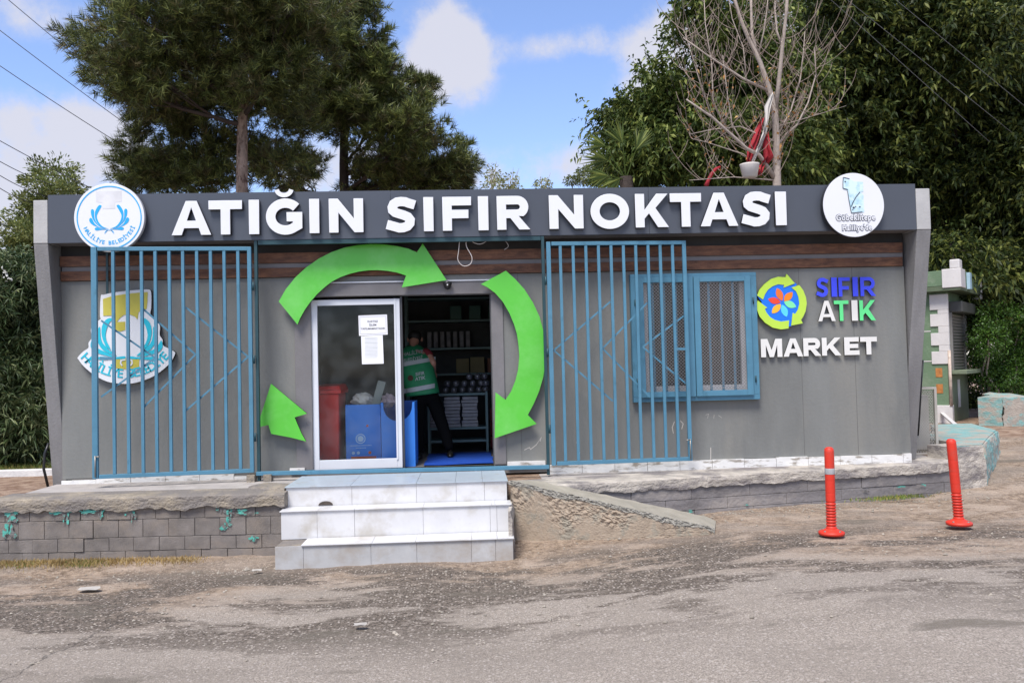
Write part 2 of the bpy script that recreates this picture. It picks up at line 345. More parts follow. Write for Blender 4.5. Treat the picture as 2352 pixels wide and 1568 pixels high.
def arc_text(name, body, size, cx, cz, rad, a0, a1, y, material, parent, bold=0, depth=.003, sq=1.0):
    """letters along the bottom of a circle, tops towards the centre; angles in degrees from straight down; ONE mesh"""
    if ' ' in body:
        n = len(body); k = body.index(' '); st_ = (a1-a0)/(n-1)
        arc_text(name, body[:k], size, cx, cz, rad, a0, a0+st_*(k-1), y, material, parent, bold, depth, sq)
        return arc_text(name, body[k+1:], size, cx, cz, rad, a0+st_*(k+1), a1, y, material, parent, bold, depth, sq)
    V = []; F = []; n = len(body)
    for i, ch in enumerate(body):
        a = R(a0+(a1-a0)*i/(n-1)); ca, sa = math.cos(a), math.sin(a)
        cu = bpy.data.curves.new('g', 'FONT'); cu.body = ch; cu.size = size; cu.extrude = depth/2; cu.offset = bold; cu.align_x = 'CENTER'; cu.resolution_u = 2
        ob = bpy.data.objects.new('t', cu); me = bpy.data.meshes.new_from_object(ob); bpy.data.objects.remove(ob)
        b = len(V)
        for v in me.vertices:
            gx, gz = v.co.x*sq, v.co.y
            rr = rad-gz; px = cx+math.sin(a)*rr+ca*gx; pz = cz-math.cos(a)*rr+sa*gx
            V.append((px, y-v.co.z, pz))
        F += [tuple(b+k for k in p.vertices) for p in me.polygons]; bpy.data.meshes.remove(me)
    me = bpy.data.meshes.new(name); me.from_pydata(V, [], F); me.update(); return link(name, me, material, parent)

# glyph outlines on a unit cell: x 0..1, z 0..1, stroke given as sx (in x units) and sz (in z units)
def stroke_outline(pts, w_):
    P = [Vector((p[0], p[1], 0)) for p in pts]; Lf = []; Rt = []
    for i, p in enumerate(P):
        a = (p-P[i-1]).normalized() if i > 0 else None; b = (P[i+1]-p).normalized() if i < len(P)-1 else None
        if a is None: a = b
        if b is None: b = a
        na = Vector((-a.y, a.x, 0)); nb = Vector((-b.y, b.x, 0)); m_ = (na+nb).normalized(); k = w_/2/max(.4, m_.dot(na))
        Lf.append((p.x+m_.x*k, p.y+m_.y*k)); Rt.append((p.x-m_.x*k, p.y-m_.y*k))
    return Lf+Rt[::-1]
def glyph(ch, x0, x1, z0, z1, t):
    """bold grotesque capital filling the cell, t = stroke in metres"""
    Wd, Hh = x1-x0, z1-z0; X = lambda u: x0+u; Z = lambda u: z0+u
    if ch == 'I': return [[(x0,z0),(x1,z0),(x1,z1),(x0,z1)]]
    if ch == 'T': m_ = Wd/2; return [[(X(m_-t/2),z0),(X(m_+t/2),z0),(X(m_+t/2),Z(Hh-t*.95)),(x1,Z(Hh-t*.95)),(x1,z1),(x0,z1),(x0,Z(Hh-t*.95)),(X(m_-t/2),Z(Hh-t*.95))]]
    if ch == 'F': return [[(x0,z0),(X(t),z0),(X(t),Z(Hh*.36)),(X(Wd*.9),Z(Hh*.36)),(X(Wd*.9),Z(Hh*.36+t*.93)),(X(t),Z(Hh*.36+t*.93)),(X(t),Z(Hh-t*.95)),(x1,Z(Hh-t*.95)),(x1,z1),(x0,z1)]]
    if ch == 'E': return [[(x0,z0),(x1,z0),(x1,Z(t*.9)),(X(t*1.1),Z(t*.9)),(X(t*1.1),Z(Hh/2-t*.42)),(X(Wd*.93),Z(Hh/2-t*.42)),(X(Wd*.93),Z(Hh/2+t*.42)),(X(t*1.1),Z(Hh/2+t*.42)),(X(t*1.1),Z(Hh-t*.9)),(X(Wd*.97),Z(Hh-t*.9)),(X(Wd*.97),z1),(x0,z1)]]
    if ch == 'N': return [[(x0,z0),(X(t),z0),(X(t),Z(Hh*.58)),(X(Wd-t*.95),z0),(x1,z0),(x1,z1),(X(Wd-t),z1),(X(Wd-t),Z(Hh*.42)),(X(t*.95),z1),(x0,z1)]]
    if ch == 'M':
        c = Wd/2; return [[(x0,z0),(X(t),z0),(X(t),Z(Hh*.68)),(X(c-t*.42),z0),(X(c+t*.42),z0),(X(Wd-t),Z(Hh*.68)),(X(Wd-t),z0),(x1,z0),(x1,z1),(X(Wd-t*1.35),z1),(X(c),Z(Hh*.38)),(X(t*1.35),z1),(x0,z1)]]
    if ch == 'A':
        c = Wd/2; a = t*.56; e = t*1.06; zb = Hh*.2; zt = zb+t*.8
        f = lambda z: e+(c-a-0)*0+ (z/Hh)*(c-a)          # left inner edge x at height z
        hole0 = zt; xi = lambda z: e+(z/(Hh*.80))*(c-e)
        return [[(x0,z0),(X(e),z0),(X(xi(zb)),Z(zb)),(X(Wd-xi(zb)),Z(zb)),(X(Wd-e),z0),(x1,z0),(X(c+a),z1),(X(c-a),z1)],
                [(X(xi(hole0)),Z(hole0)),(X(Wd-xi(hole0)),Z(hole0)),(X(c),Z(Hh*.80))]]
    if ch == 'K':
        return [[(x0,z0),(X(t),z0),(X(t),Z(Hh*.26)),(X(t+Wd*.13),Z(Hh*.26+Wd*.15)),(X(Wd-t*1.22),z0),(x1,z0),(X(t+Wd*.33),Z(Hh*.575)),(X(Wd*.98),z1),(X(Wd*.98-t*1.25),z1),(X(t),Z(Hh*.53)),(X(t),z1),(x0,z1)]]
    if ch == 'O':
        def ell(rx, rz, n=44): return [(x0+Wd/2+rx*math.cos(2*PI*k/n), z0+Hh/2+rz*math.sin(2*PI*k/n)) for k in range(n)]
        return [ell(Wd/2, Hh/2), ell(Wd/2-t, Hh/2-t*.93)]
    if ch == 'R':
        hb = Hh*.66; r = hb/2; o = [(x0,z0),(X(t),z0),(X(t),Z(Hh-hb)),(X(Wd*.40),Z(Hh-hb)),(X(Wd-t*1.2),z0),(x1,z0),(X(Wd*.66),Z(Hh-hb+t*.22))]
        cxr = Wd*.95-r
        o += [(X(cxr+r*math.cos(a)), Z(Hh-r+r*math.sin(a))) for a in [(-58+k*148/12)*PI/180 for k in range(13)]]+[(x0,z1)]
        ri = r-t*.93; h = [(X(t),Z(Hh-hb+t*.93)), (X(cxr),Z(Hh-hb+t*.93))]+[(X(cxr+ri*math.cos(a)), Z(Hh-r+ri*math.sin(a))) for a in [(-80+k*160/10)*PI/180 for k in range(11)]]+[(X(cxr),Z(Hh-t*.93)),(X(t),Z(Hh-t*.93))]
        return [o, h]
    if ch == 'G':
        rx, rz = Wd/2-t/2+Wd*.04, Hh/2-t*.47; cx_, cz_ = Wd/2+Wd*.03, Hh/2
        pts = [(X(cx_+rx*math.cos(a)), Z(cz_+rz*math.sin(a))) for a in [(42+k*(308-42)/26)*PI/180 for k in range(27)]]
        xr = x1-t/2; zz = z0+Hh/2
        pts += [(xr, Z(Hh*.25)), (xr, zz-t*.02), (X(Wd*.56), zz-t*.02)]
        return [stroke_outline(pts, t)]
    if ch == 'S':
        P = [(.93,.83),(.82,.90),(.68,.945),(.50,.955),(.33,.94),(.18,.87),(.115,.76),(.13,.66),(.24,.58),(.42,.53),(.62,.48),(.79,.42),(.885,.32),(.87,.20),(.76,.10),(.58,.05),(.40,.045),(.22,.09),(.05,.17)]
        tz = t/2/Hh; tx = t/2/Wd
        pts = [(X(Wd*(tx+(u)*(1-2*tx)) if .05 < u < .93 else Wd*u), Z(Hh*(tz+(v-.045)/.91*(1-2*tz)))) for u, v in P]
        return [stroke_outline(pts, t)]

# ================================================================ GROUND
def zg(x, y):
    t = min(1, max(0, (x+.2)/3.4)); t = t*t*(3-2*t)
    z = -.74+.205*t
    if x > 5.6: z += min(.42, (x-5.6)*.02+max(0, y+.5)*.072)
    if y < -1.9: z += .0
    return z
LWALL = [(-5.9, -1.06), (-5.05, -1.13), (-1.9, -1.30)]
def front_line(x):      # front of the terrace
    if x < -1.9: return -1.13-(x+5.05)*.054
    if x < .45: return -1.1
    return -1.05+(x-.5)*.191
SIDE = [(6.02, .05), (6.52, .18), (7.2, 1.1), (7.98, 2.12), (8.6, 3.9)]
def inside_terrace(x, y):
    if y > 34 or y < -1.4: return False
    if x < -6.4: return y > -1.0+(-6.4-x)*.9
    if x <= 6.02: return y > front_line(x)+.17
    for (a, b), (c, d) in zip(SIDE, SIDE[1:]):
        if b <= y < d: return x < a+(c-a)*(y-b)/(d-b)-.22
    return y >= 3.9 and x < 11.0+(y-3.9)*.6
def ground():
    xs = sorted(set([round(-8+.08*i, 3) for i in range(int(18/.08)+1)]+[-400,-200,-100,-60,-40,-30,-22,-16,-12,-10,-9]+[11,12,13.5,15,18,22,30,45,70,120,200,400]))
    ys = sorted(set([round(-7+.08*i, 3) for i in range(int(14/.08)+1)]+[-300,-120,-60,-30,-18,-13,-10,-8.5,-7.6]+[7.6,8.5,10,12,15,19,25,34,45,60,90,150,400]))
    V = []
    for y in ys:
        for x in xs:
            inn = inside_terrace(x, y); z = -.115 if inn else zg(x, y)
            v = Vector((x, y, 0))
            if inn: z += .018*noise.noise(v*1.7) if (x < -5 or x > 6.2) else 0
            else:
                z += .028*noise.noise(v*.9)+.008*noise.noise(v*5)
                d = abs(y-front_line(x)) if x < 6 else 9
                if d < .5 and x < 1.2: z += (.5-d)*.10*(1+.6*noise.noise(v*4))
                if -2.3 < y < -1.75 and -2.1 < x < .5: z += .01
            V.append((x, y, z))
    nx = len(xs); F = [(j*nx+i, j*nx+i+1, (j+1)*nx+i+1, (j+1)*nx+i) for j in range(len(ys)-1) for i in range(nx-1)]
    me = bpy.data.meshes.new('ground'); me.from_pydata(V, [], F); me.update()
    M = bpy.data.materials.new('asphalt_and_dirt'); M.use_nodes = True; nt = M.node_tree; N = nt.nodes; L = nt.links
    P = N['Principled BSDF']; P.inputs['Roughness'].default_value = .9; P.inputs['Specular IOR Level'].default_value = .25
    g = N.new('ShaderNodeNewGeometry'); sp = N.new('ShaderNodeSeparateXYZ'); L.new(g.outputs['Position'], sp.inputs[0])
    def nz(scale, detail=6, st=(1, 1, 1), rough=.6):
        mp = N.new('ShaderNodeMapping'); mp.inputs['Scale'].default_value = st; L.new(g.outputs['Position'], mp.inputs[0])
        n = N.new('ShaderNodeTexNoise'); n.inputs['Scale'].default_value = scale; n.inputs['Detail'].default_value = detail; n.inputs['Roughness'].default_value = rough
        L.new(mp.outputs[0], n.inputs[0]); return n.outputs[0]
    def m(op, a, b=None):
        n = N.new('ShaderNodeMath'); n.operation = op
        for i, v in enumerate((a, b)):
            if v is None: continue
            if isinstance(v, (int, float)): n.inputs[i].default_value = v
            else: L.new(v, n.inputs[i])
        return n.outputs[0]
    def rng_(v, a, b, c=0, d=1, sm=True):
        n = N.new('ShaderNodeMapRange'); n.interpolation_type = 'SMOOTHSTEP' if sm else 'LINEAR'
        for i, q in enumerate((a, b, c, d)): n.inputs[i+1].default_value = q
        L.new(v, n.inputs[0]); return n.outputs[0]
    def mixc(f, a, b):
        n = N.new('ShaderNodeMixRGB')
        for i, q in enumerate((f, a, b)):
            if isinstance(q, tuple): n.inputs[i].default_value = q+(1,)
            elif isinstance(q, float): n.inputs[i].default_value = q
            else: L.new(q, n.inputs[i])
        return n.outputs[0]
    asp = mixc(rng_(nz(95, 3), .3, .7), (.20, .168, .138), (.48, .415, .35))
    asp = mixc(rng_(nz(1.1, 5), .35, .7), asp, mixc(.5, asp, (.27, .23, .19)))
    stones = N.new('ShaderNodeTexVoronoi'); stones.inputs['Scale'].default_value = 60; L.new(g.outputs['Position'], stones.inputs[0])
    asp = mixc(rng_(stones.outputs['Distance'], .10, .0), asp, (.53, .47, .405))
    dirt = mixc(rng_(nz(14, 8, rough=.75), .3, .7), (.13, .092, .064), (.42, .32, .235))
    dirt = mixc(rng_(nz(1.6, 4, (1, 2, 1)), .45, .65), dirt, (.40, .315, .245))
    peb = N.new('ShaderNodeTexVoronoi'); peb.inputs['Scale'].default_value = 38; L.new(g.outputs['Position'], peb.inputs[0])
    sc = N.new('ShaderNodeSeparateColor'); L.new(peb.outputs['Color'], sc.inputs[0])
    pm = m('MULTIPLY', rng_(peb.outputs['Distance'], .42, .30), rng_(sc.outputs[0], .62, .80))
    asp = mixc(m('MULTIPLY', rng_(nz(34, 4, rough=.7), .44, .62), .38), asp, (.17, .145, .122))
    asp = mixc(m('MULTIPLY', pm, .5), asp, (.52, .46, .41))
    dirt = mixc(rng_(nz(.9, 6, (.6, 1.8, 1)), .46, .60, 0, .6), dirt, mixc(.5, asp, (.22, .18, .15)))
    dirt = mixc(m('MULTIPLY', pm, .55), dirt, (.46, .38, .31)); dirt = mixc(rng_(nz(40, 5, rough=.8), .55, .68), dirt, (.085, .06, .045))
    dark = mixc(rng_(nz(48, 6, rough=.8), .38, .60), (.042, .033, .026), (.19, .155, .125)); dark = mixc(m('MULTIPLY', pm, .8), dark, (.50, .44, .38))
    big = nz(.55, 7, (.55, 1.5, 1), .62); big2 = nz(.9, 7, (.6, 1.9, 1), .65)
    yy = m('ADD', sp.outputs[1], m('MULTIPLY', m('SUBTRACT', big, .5), 3.4))
    fd = rng_(yy, -3.55, -2.35)                     # dirt takes over towards the building
    col = mixc(fd, asp, dirt)
    strip = m('MULTIPLY', rng_(sp.outputs[1], -4.9, -3.5), rng_(sp.outputs[1], -1.4, -2.2))
    fk = m('MULTIPLY', strip, rng_(big2, .455, .525))
    col = mixc(m('MULTIPLY', fk, rng_(nz(16, 7, rough=.8), .36, .50)), col, dark)
    fo = m('MULTIPLY', rng_(nz(.8, 6, (.7, 2.2, 1)), .60, .68), .7); col = mixc(fo, col, (.14, .12, .095))   # oil and dust stains
    terr = rng_(sp.outputs[2], -.2, -.16); col = mixc(terr, col, mixc(rng_(nz(6, 6), .35, .65), (.20, .125, .085), (.36, .26, .19)))
    # one long crack in the near left of the yard
    nz1 = nz(1.3, 6, rough=.7); X = sp.outputs[0]; Yy = sp.outputs[1]
    dist = m('ABSOLUTE', m('SUBTRACT', m('ADD', X, m('MULTIPLY', m('SUBTRACT', nz1, .5), .9)), m('ADD', m('MULTIPLY', Yy, .21), -2.05)))
    ck = m('MULTIPLY', m('MULTIPLY', rng_(dist, .022, .004), rng_(Yy, -2.7, -3.1)), .7); col = mixc(ck, col, (.07, .062, .055))
    L.new(col, P.inputs['Base Color'])
    b = N.new('ShaderNodeBump'); b.inputs['Strength'].default_value = .75; b.inputs['Distance'].default_value = .02
    L.new(m('ADD', nz(95, 4), m('MULTIPLY', nz(18, 5), m('ADD', m('MULTIPLY', fd, 2.2), .3))), b.inputs['Height']); L.new(b.outputs[0], P.inputs['Normal'])
    o = link('ground', me, M); o['kind'] = 'structure'; o['label'] = 'worn asphalt yard with brown dirt along the building'
    me.polygons.foreach_set('use_smooth', [True]*len(me.polygons))
ground()

# ================================================================ MARKET BUILDING
XL, XR = -4.836, 5.447; FXL, FXR = -5.0, 5.645; YB = -.30
bld = empty('market_building', 'long low grey market hut with a dark fascia and a sliding door', 'building', (0.3, 1.5, 0))
def rect(a, b, c, d): return [(a, c), (b, c), (b, d), (a, d)]
DX0, DX1, DZ1 = -1.90, .265, 2.09
flat('front_wall', [rect(XL, XR, -.005, 2.331), rect(DX0, DX1, .0, DZ1), rect(2.14, 3.42, .80, 2.24)], 0, .12, wallM, bld)
def seams():
    for x in (-3.6, -2.95, .60, 1.28, 4.1, 4.78): MB().box(x-.0022, x+.0022, -.0012, .003, .0, 2.33).build('panel_joint', mat('dark_joint', (.10, .10, .096), .8), bld)
seams()
MB().box(XL, XR, .003, .11, 2.333, 2.95).build('upper_wall', darkM, bld)
for (z0, z1, y) in ((2.337, 2.447, -.035), (2.505, 2.625, -.05)):
    MB().box(XL+.01, XR-.03, y, .0, z0, z1).build('wooden_strip', woodM, bld)
MB().box(XL+.02, XR-.02, -.022, .0, 2.449, 2.503).build('grey_strip', trimM, bld)
# fascia in panels with thin joints
fx = [XL, -.885, 1.42, XR+.02]
for a, b in ((XL, -.9), (-.897, 2.175), (2.179, XR+.02)):
    MB().box(a, b, YB, YB+.03, 2.745, 3.305).build('fascia_panel', bandM, bld)
MB().box(XL, XR+.02, YB+.031, 3.4, 2.75, 3.27).build('roof', mat('flat_roof_felt', (.16, .15, .15), .9), bld)
def fin(x0, x1, yb):
    m_ = MB(); m_.hexa([(x0,yb,-.10),(x1,yb,-.10),(x1,.9,-.10),(x0,.9,-.10),(x0,YB,2.74),(x1,YB,2.74),(x1,.9,2.74),(x0,.9,2.74)])
    f = m_.build('side_fin', finM, bld, bevel=.006)
    t = MB().box(x0, x1, YB-.004, .9, 2.744, 3.245); t.build('fin_head', finTopM, f, bevel=.006)
fin(FXL, XL-.004, .11); fin(XR+.024, FXR, .25)
# side, back walls and interior lining
m_ = MB(); m_.box(XL, XL+.1, .125, 3.3, -.1, 2.74); m_.box(XR-.1, XR, .125, 3.3, -.1, 2.74); m_.box(XL, XR, 3.31, 3.4, -.1, 2.74)
m_.build('outer_walls', wallM, bld)
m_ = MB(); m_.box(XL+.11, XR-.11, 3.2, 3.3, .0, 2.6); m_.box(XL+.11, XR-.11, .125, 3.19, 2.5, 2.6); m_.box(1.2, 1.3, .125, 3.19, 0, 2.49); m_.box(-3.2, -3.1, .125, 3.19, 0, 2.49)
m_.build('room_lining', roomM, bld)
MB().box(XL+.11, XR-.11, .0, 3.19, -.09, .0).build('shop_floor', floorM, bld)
# skirting tiles
def skirt(xa, xb, nm='skirting_tile'):
    m_ = MB(); x = xa
    while x < xb-.02:
        e = min(xb, x+.40)
        if random.random() > .03:
            dz = random.uniform(0, .012) if random.random() > .25 else random.uniform(0, .04)
            m_.box(x, e-.005, -.035-random.uniform(0, .006), -.002, -.118, .006-dz)
        x = e
    return m_.build(nm, skirtM, bld)
skirt(XL+.005, -2.6); skirt(.93, XR-.01)
# door surround
m_ = MB(); m_.box(DX0-.20, DX0-.005, -.02, -.001, 0.02, DZ1+.0); m_.build('door_jamb', trimM, bld, bevel=.003)
m_ = MB(); m_.box(DX1+.004, DX1+.145, -.02, -.001, 0.02, DZ1+.0); m_.build('door_jamb', trimM, bld, bevel=.003)
m_ = MB(); m_.box(DX0-.20, DX1+.145, -.03, -.001, DZ1+.002, DZ1+.155); m_.build('door_header', trimM, bld, bevel=.003)
MB().box(DX0-.20, DX1+.145, -.045, -.001, DZ1+.158, DZ1+.172).build('header_trim', alu, bld)
for (a, b) in ((-2.175, -2.0), (.42, .88)):
    MB().box(a, b, -.05, -.022 if a < 0 else -.005, -.005, .05).build('broken_tile_ledge', skirtM, bld)
# sliding door
def sliding_door():
    d = MB(); x0, x1 = DX0+.004, -.842; z0, z1 = .012, 2.055; t = .062; y0, y1 = .012, .058
    d.box(x0, x0+t, y0, y1, z0, z1); d.box(x1-t, x1, y0, y1, z0, z1)
    d.box(x0+t, x1-t, y0, y1, z1-.07, z1); d.box(x0+t, x1-t, y0, y1, z0, z0+.115)
    o = d.build('sliding_door', alu, bld, bevel=.004)
    MB().box(x0+t, x1-t, .032, .036, z0+.115, z1-.07).build('glass_pane', glassM, o)
    MB().box(x1-t-.006, x1-t+.014, .002, .0118, z0+.1, z1).build('door_stile', alu, o)
    return o
sliding_door()
MB().box(DX0+.0, DX0+.003, .0, .12, 0, 2.05).build('door_track', alu, bld)
MB().box(-.838, -.815, .03, .11, 0.002, 2.085).build('door_post', mat('dark_aluminium', (.06, .06, .065), .4), bld)
MB().box(DX1-.012, DX1-.001, .0, .115, 0.002, 2.085).build('door_lining', mat('dark_aluminium', (.06, .06, .065), .4), bld)
# pvc window in the hole behind the grille
def pvc_window():
    m_ = MB(); x0, x1, z0, z1 = 2.14, 3.42, .80, 2.24; t = .06
    m_.box(x0, x0+t, .03, .1, z0, z1); m_.box(x1-t, x1, .03, .1, z0, z1); m_.box(x0+t, x1-t, .03, .1, z1-t, z1); m_.box(x0+t, x1-t, .03, .1, z0, z0+.11)
    m_.box(2.68, 2.79, .028, .1, z0+.11, z1-t)
    o = m_.build('pvc_window', whitePl, bld, bevel=.004)
    MB().box(x0+t, x1-t, .060, .064, z0+.11, z1-t).build('window_pane', glassM, o)
    MB().box(2.2, 3.40, .35, .37, .95, 2.25).build('brown_blind', mat('brown_blind', (.10, .075, .055), .8, .3, 3, stretch=(8, 1, 1)), o)
pvc_window()
for mk_ in ([(235,1195),(262,1182),(268,1192),(298,1168),(325,1128),(318,1150)], [(515,1045),(512,1085),(516,1120),(511,1160)], [(528,1205),(526,1240)], [(1222,1182),(1222,1245)], [(1030,1045),(1018,1075),(1024,1108)], [(1060,1040),(1076,1056),(1068,1085)], [(713,1072),(713,1100)], [(1195,1010),(1210,1005),(1205,1028)], [(1240,1008),(1238,1030)], [(1262,1012),(1282,1026)]):
    P_ = [onY(*c6(x, y), 0) for x, y in mk_]; P_ = [(p[0], p[2]) for p in P_]
    flat('paint_scuff', [stroke_outline(P_, .009 if mk_[0][0] < 1190 or mk_[0][0] == 1222 else .004)], -.0015, .001, mat('pale_scuff', (.46, .43, .39), .8), bld)
# thin conduit under the soffit at the left, and the camera dome over the door
p = onY(249, 600, -.02); MB().box(p[0]-.013, p[0]+.013, -.06, -.052, 2.13, 2.745).build('conduit', tealSteel, bld)
dome = empty('security_camera', 'small black dome camera under the header above the door', 'camera', (-.30, -.04, 2.16))
a = onY(*c5(1057, 322), -.09)
MB().lathe([(.002, -.055), (.025, -.05), (.042, -.03), (.048, 0), (.052, .004), (.052, .03), (.03, .045), (.002, .045)], (a[0], -.09, a[2]), 20).build('dome', blackM, dome, smooth=True)
MB().box(a[0]-.008, a[0]+.008, -.148, -.135, a[2]-.012, a[2]+.004).build('lens', whitePl, dome)
MB().box(a[0]-.02, a[0]+.02, -.06, -.031, a[2]-.01, a[2]+.035).build('bracket', blackM, dome)
# hanging cables
def cable(pts, y, label, r=.0045):
    P3 = [onY(*c5(x, yy), y) for x, yy in pts]; Q = []
    for i in range(len(P3)-1):
        p0 = P3[max(0, i-1)]; p1 = P3[i]; p2 = P3[i+1]; p3 = P3[min(len(P3)-1, i+2)]
        for k in range(5):
            t = k/5; Q.append(.5*((2*p1)+(-p0+p2)*t+(2*p0-5*p1+4*p2-p3)*t*t+(-p0+3*p1-3*p2+p3)*t**3))
    Q.append(P3[-1]); o = MB().tube(Q, r, 6).build('hanging_cable', cableM, None, True); tag(o, label, 'cable', 'loose cables under the fascia')
cable([(1122, 70), (1116, 140), (1112, 190), (1140, 222), (1178, 212), (1186, 175), (1160, 125), (1155, 95), (1168, 72)], -.24, 'long white cable loop hanging lowest under the dark fascia above the door')
cable([(1172, 75), (1195, 98), (1230, 106), (1262, 92), (1278, 72)], -.23, 'small shallow cable loop just right of the long hanging loop')
cable([(1352, 80), (1372, 100), (1378, 120), (1358, 136)], -.2, 'short curled cable end hanging under the fascia left of the right gate', .003)

# ================================================================ SIGNS
YL = -.355
def sign_letters():
    e = empty('sign_lettering', 'large white raised letters reading ATIĞIN SIFIR NOKTASI on the dark fascia', 'lettering', (0, YL, 2.8))
    T = [('A',394,485),('T',479.5,556),('I',572,595),('G',612,694),('I',711,733),('N',756,834),('S',885,958),('I',973.5,995),('F',1017,1082),('I',1099,1121),
         ('R',1142,1217),('N',1262,1339),('O',1357,1444),('K',1460,1535),('T',1540,1610),('A',1609,1694),('S',1702,1772),('I',1782,1805)]
    for ch, a, b in T:
        mid = (a+b)/2; yb = 541-(mid-440)*(23/1355); yt = 461-(mid-440)*(21/1355)
        p0 = onY(a, yb, YL); p1 = onY(b, yt, YL)
        x0, x1, z0, z1 = p0[0], p1[0], p0[2]-.0, p1[2]
        if ch in 'GOS': z0 -= .012; z1 += .008
        g = glyph(ch, x0, x1, z0, z1, .112 if ch != 'I' else x1-x0)
        o = flat('letter', g, YL, .045, letterM, e, letterSideM, bevel=.004)
        if ch == 'G':
            cx_ = (x0+x1)/2; zc = z1+.118; pts = [(cx_+.085*math.cos(t), zc+.075*math.sin(t)) for t in [R(188+k*164/10) for k in range(11)]]
            flat('letter_breve', [stroke_outline(pts, .052)], YL, .045, letterM, e, letterSideM)
sign_letters()
def circ(cx, cz, r, n=64, rz=None): return [(cx+r*math.cos(2*PI*k/n), cz+(rz or r)*math.sin(2*PI*k/n)) for k in range(n)]
def trace(pts, cf, y): return [(lambda p: (p[0], p[2]))(onY(*cf(x, yy), y)) for x, yy in pts]
def smooth(pts, k=4):
    n = len(pts); o = []
    for i in range(n):
        p0, p1, p2, p3 = [np.array(pts[(i+j-1) % n], float) for j in range(4)]
        for s in range(k):
            t = s/k; o.append(tuple(.5*((2*p1)+(-p0+p2)*t+(2*p0-5*p1+4*p2-p3)*t*t+(-p0+3*p1-3*p2+p3)*t**3)))
    return o
def teardrop(a, b, w_, n=9):      # thin at a, round and wide at b
    a = Vector((a[0], a[1], 0)); b = Vector((b[0], b[1], 0)); d = b-a; nn = Vector((-d.y, d.x, 0)).normalized(); L_ = []; R_ = []
    for i in range(n+1):
        t = i/n; ww = w_*(.12+.88*math.sin(min(1, t*1.02)**1.6*PI*.5)) if t < .85 else w_*math.sqrt(max(0, 1-((t-.85)/.15)**2))
        p = a+d*t; L_.append((p.x+nn.x*ww/2, p.y+nn.y*ww/2)); R_.append((p.x-nn.x*ww/2, p.y-nn.y*ww/2))
    return L_+R_[::-1][1:]
def left_disc():
    y = -.40; c = onY(*cD(889, 815), y); r = (onY(*cD(1578, 815), y)-onY(*cD(198, 815), y))[0]/2; u = r/690
    e = empty('round_sign', 'round white sign with blue ring and laurel at the left end of the fascia', 'sign', (c[0], y, c[2]-r), 'round signs on the fascia')
    flat('disc', [circ(c[0], c[2], r)], y, .05, letterM, e, mat('grey_disc_edge', (.45, .45, .46), .5), bevel=.003)
    flat('ring', [circ(c[0], c[2], r*.925), circ(c[0], c[2], r*.893)], y-.006, .004, cyM, e)
    T = lambda pts: [(c[0]+(x-889)*u, c[2]-(yy-815)*u) for x, yy in pts]
    half = [[(905,1040),(1010,1000),(1080,930),(1120,850),(1130,770),(1090,680),(1040,590),(1050,565),(1085,565),(1130,620),(1165,700),(1168,790),(1150,870),(1100,950),(1020,1015)],
            [(960,1035),(1070,985),(1140,910),(1175,830),(1185,760),(1185,680),(1205,645),(1235,650),(1246,700),(1230,790),(1190,880),(1120,960),(1040,1015)],
            [(960,1045),(1080,1010),(1160,950),(1200,890),(1225,835),(1255,818),(1280,850),(1265,905),(1215,955),(1130,1000),(1040,1030)],
            [(900,1062),(1040,1040),(1120,1012),(1165,1022),(1172,1050),(1140,1072),(1080,1066),(980,1058),(900,1075)]]
    m2 = []
    for h in half: m2.append(T(smooth(h, 3))); m2.append(T(smooth([(1778-x, yy) for x, yy in h][::-1], 3)))
    flat('laurel', m2, y-.006, .004, cyM, e)
    flat('faint_pillar', [T([(625,280),(1140,280),(1135,500),(1005,510),(1005,640),(760,640),(760,520),(635,500)])], y-.0045, .003, mat('pale_grey_print', (.62, .62, .64), .5), e)
    arcs = [T(stroke_outline([(889+s*(25+k_*0)+s*rr*math.sin(R(q)), 1075+rr*(1-math.cos(R(q)))) for q in range(10, 95, 14)], 10)) for s in (-1, 1) for rr, k_ in ((38, 0), (62, 0))]
    for a_ in arcs: flat('knot', [a_], y-.006, .004, cyM, e)
    arc_text('disc_text', 'HALİLİYE BELEDİYESİ', 108*u, c[0], c[2], 545*u, -64, 66, y-.004, cyM, e, bold=.0012)
left_disc()
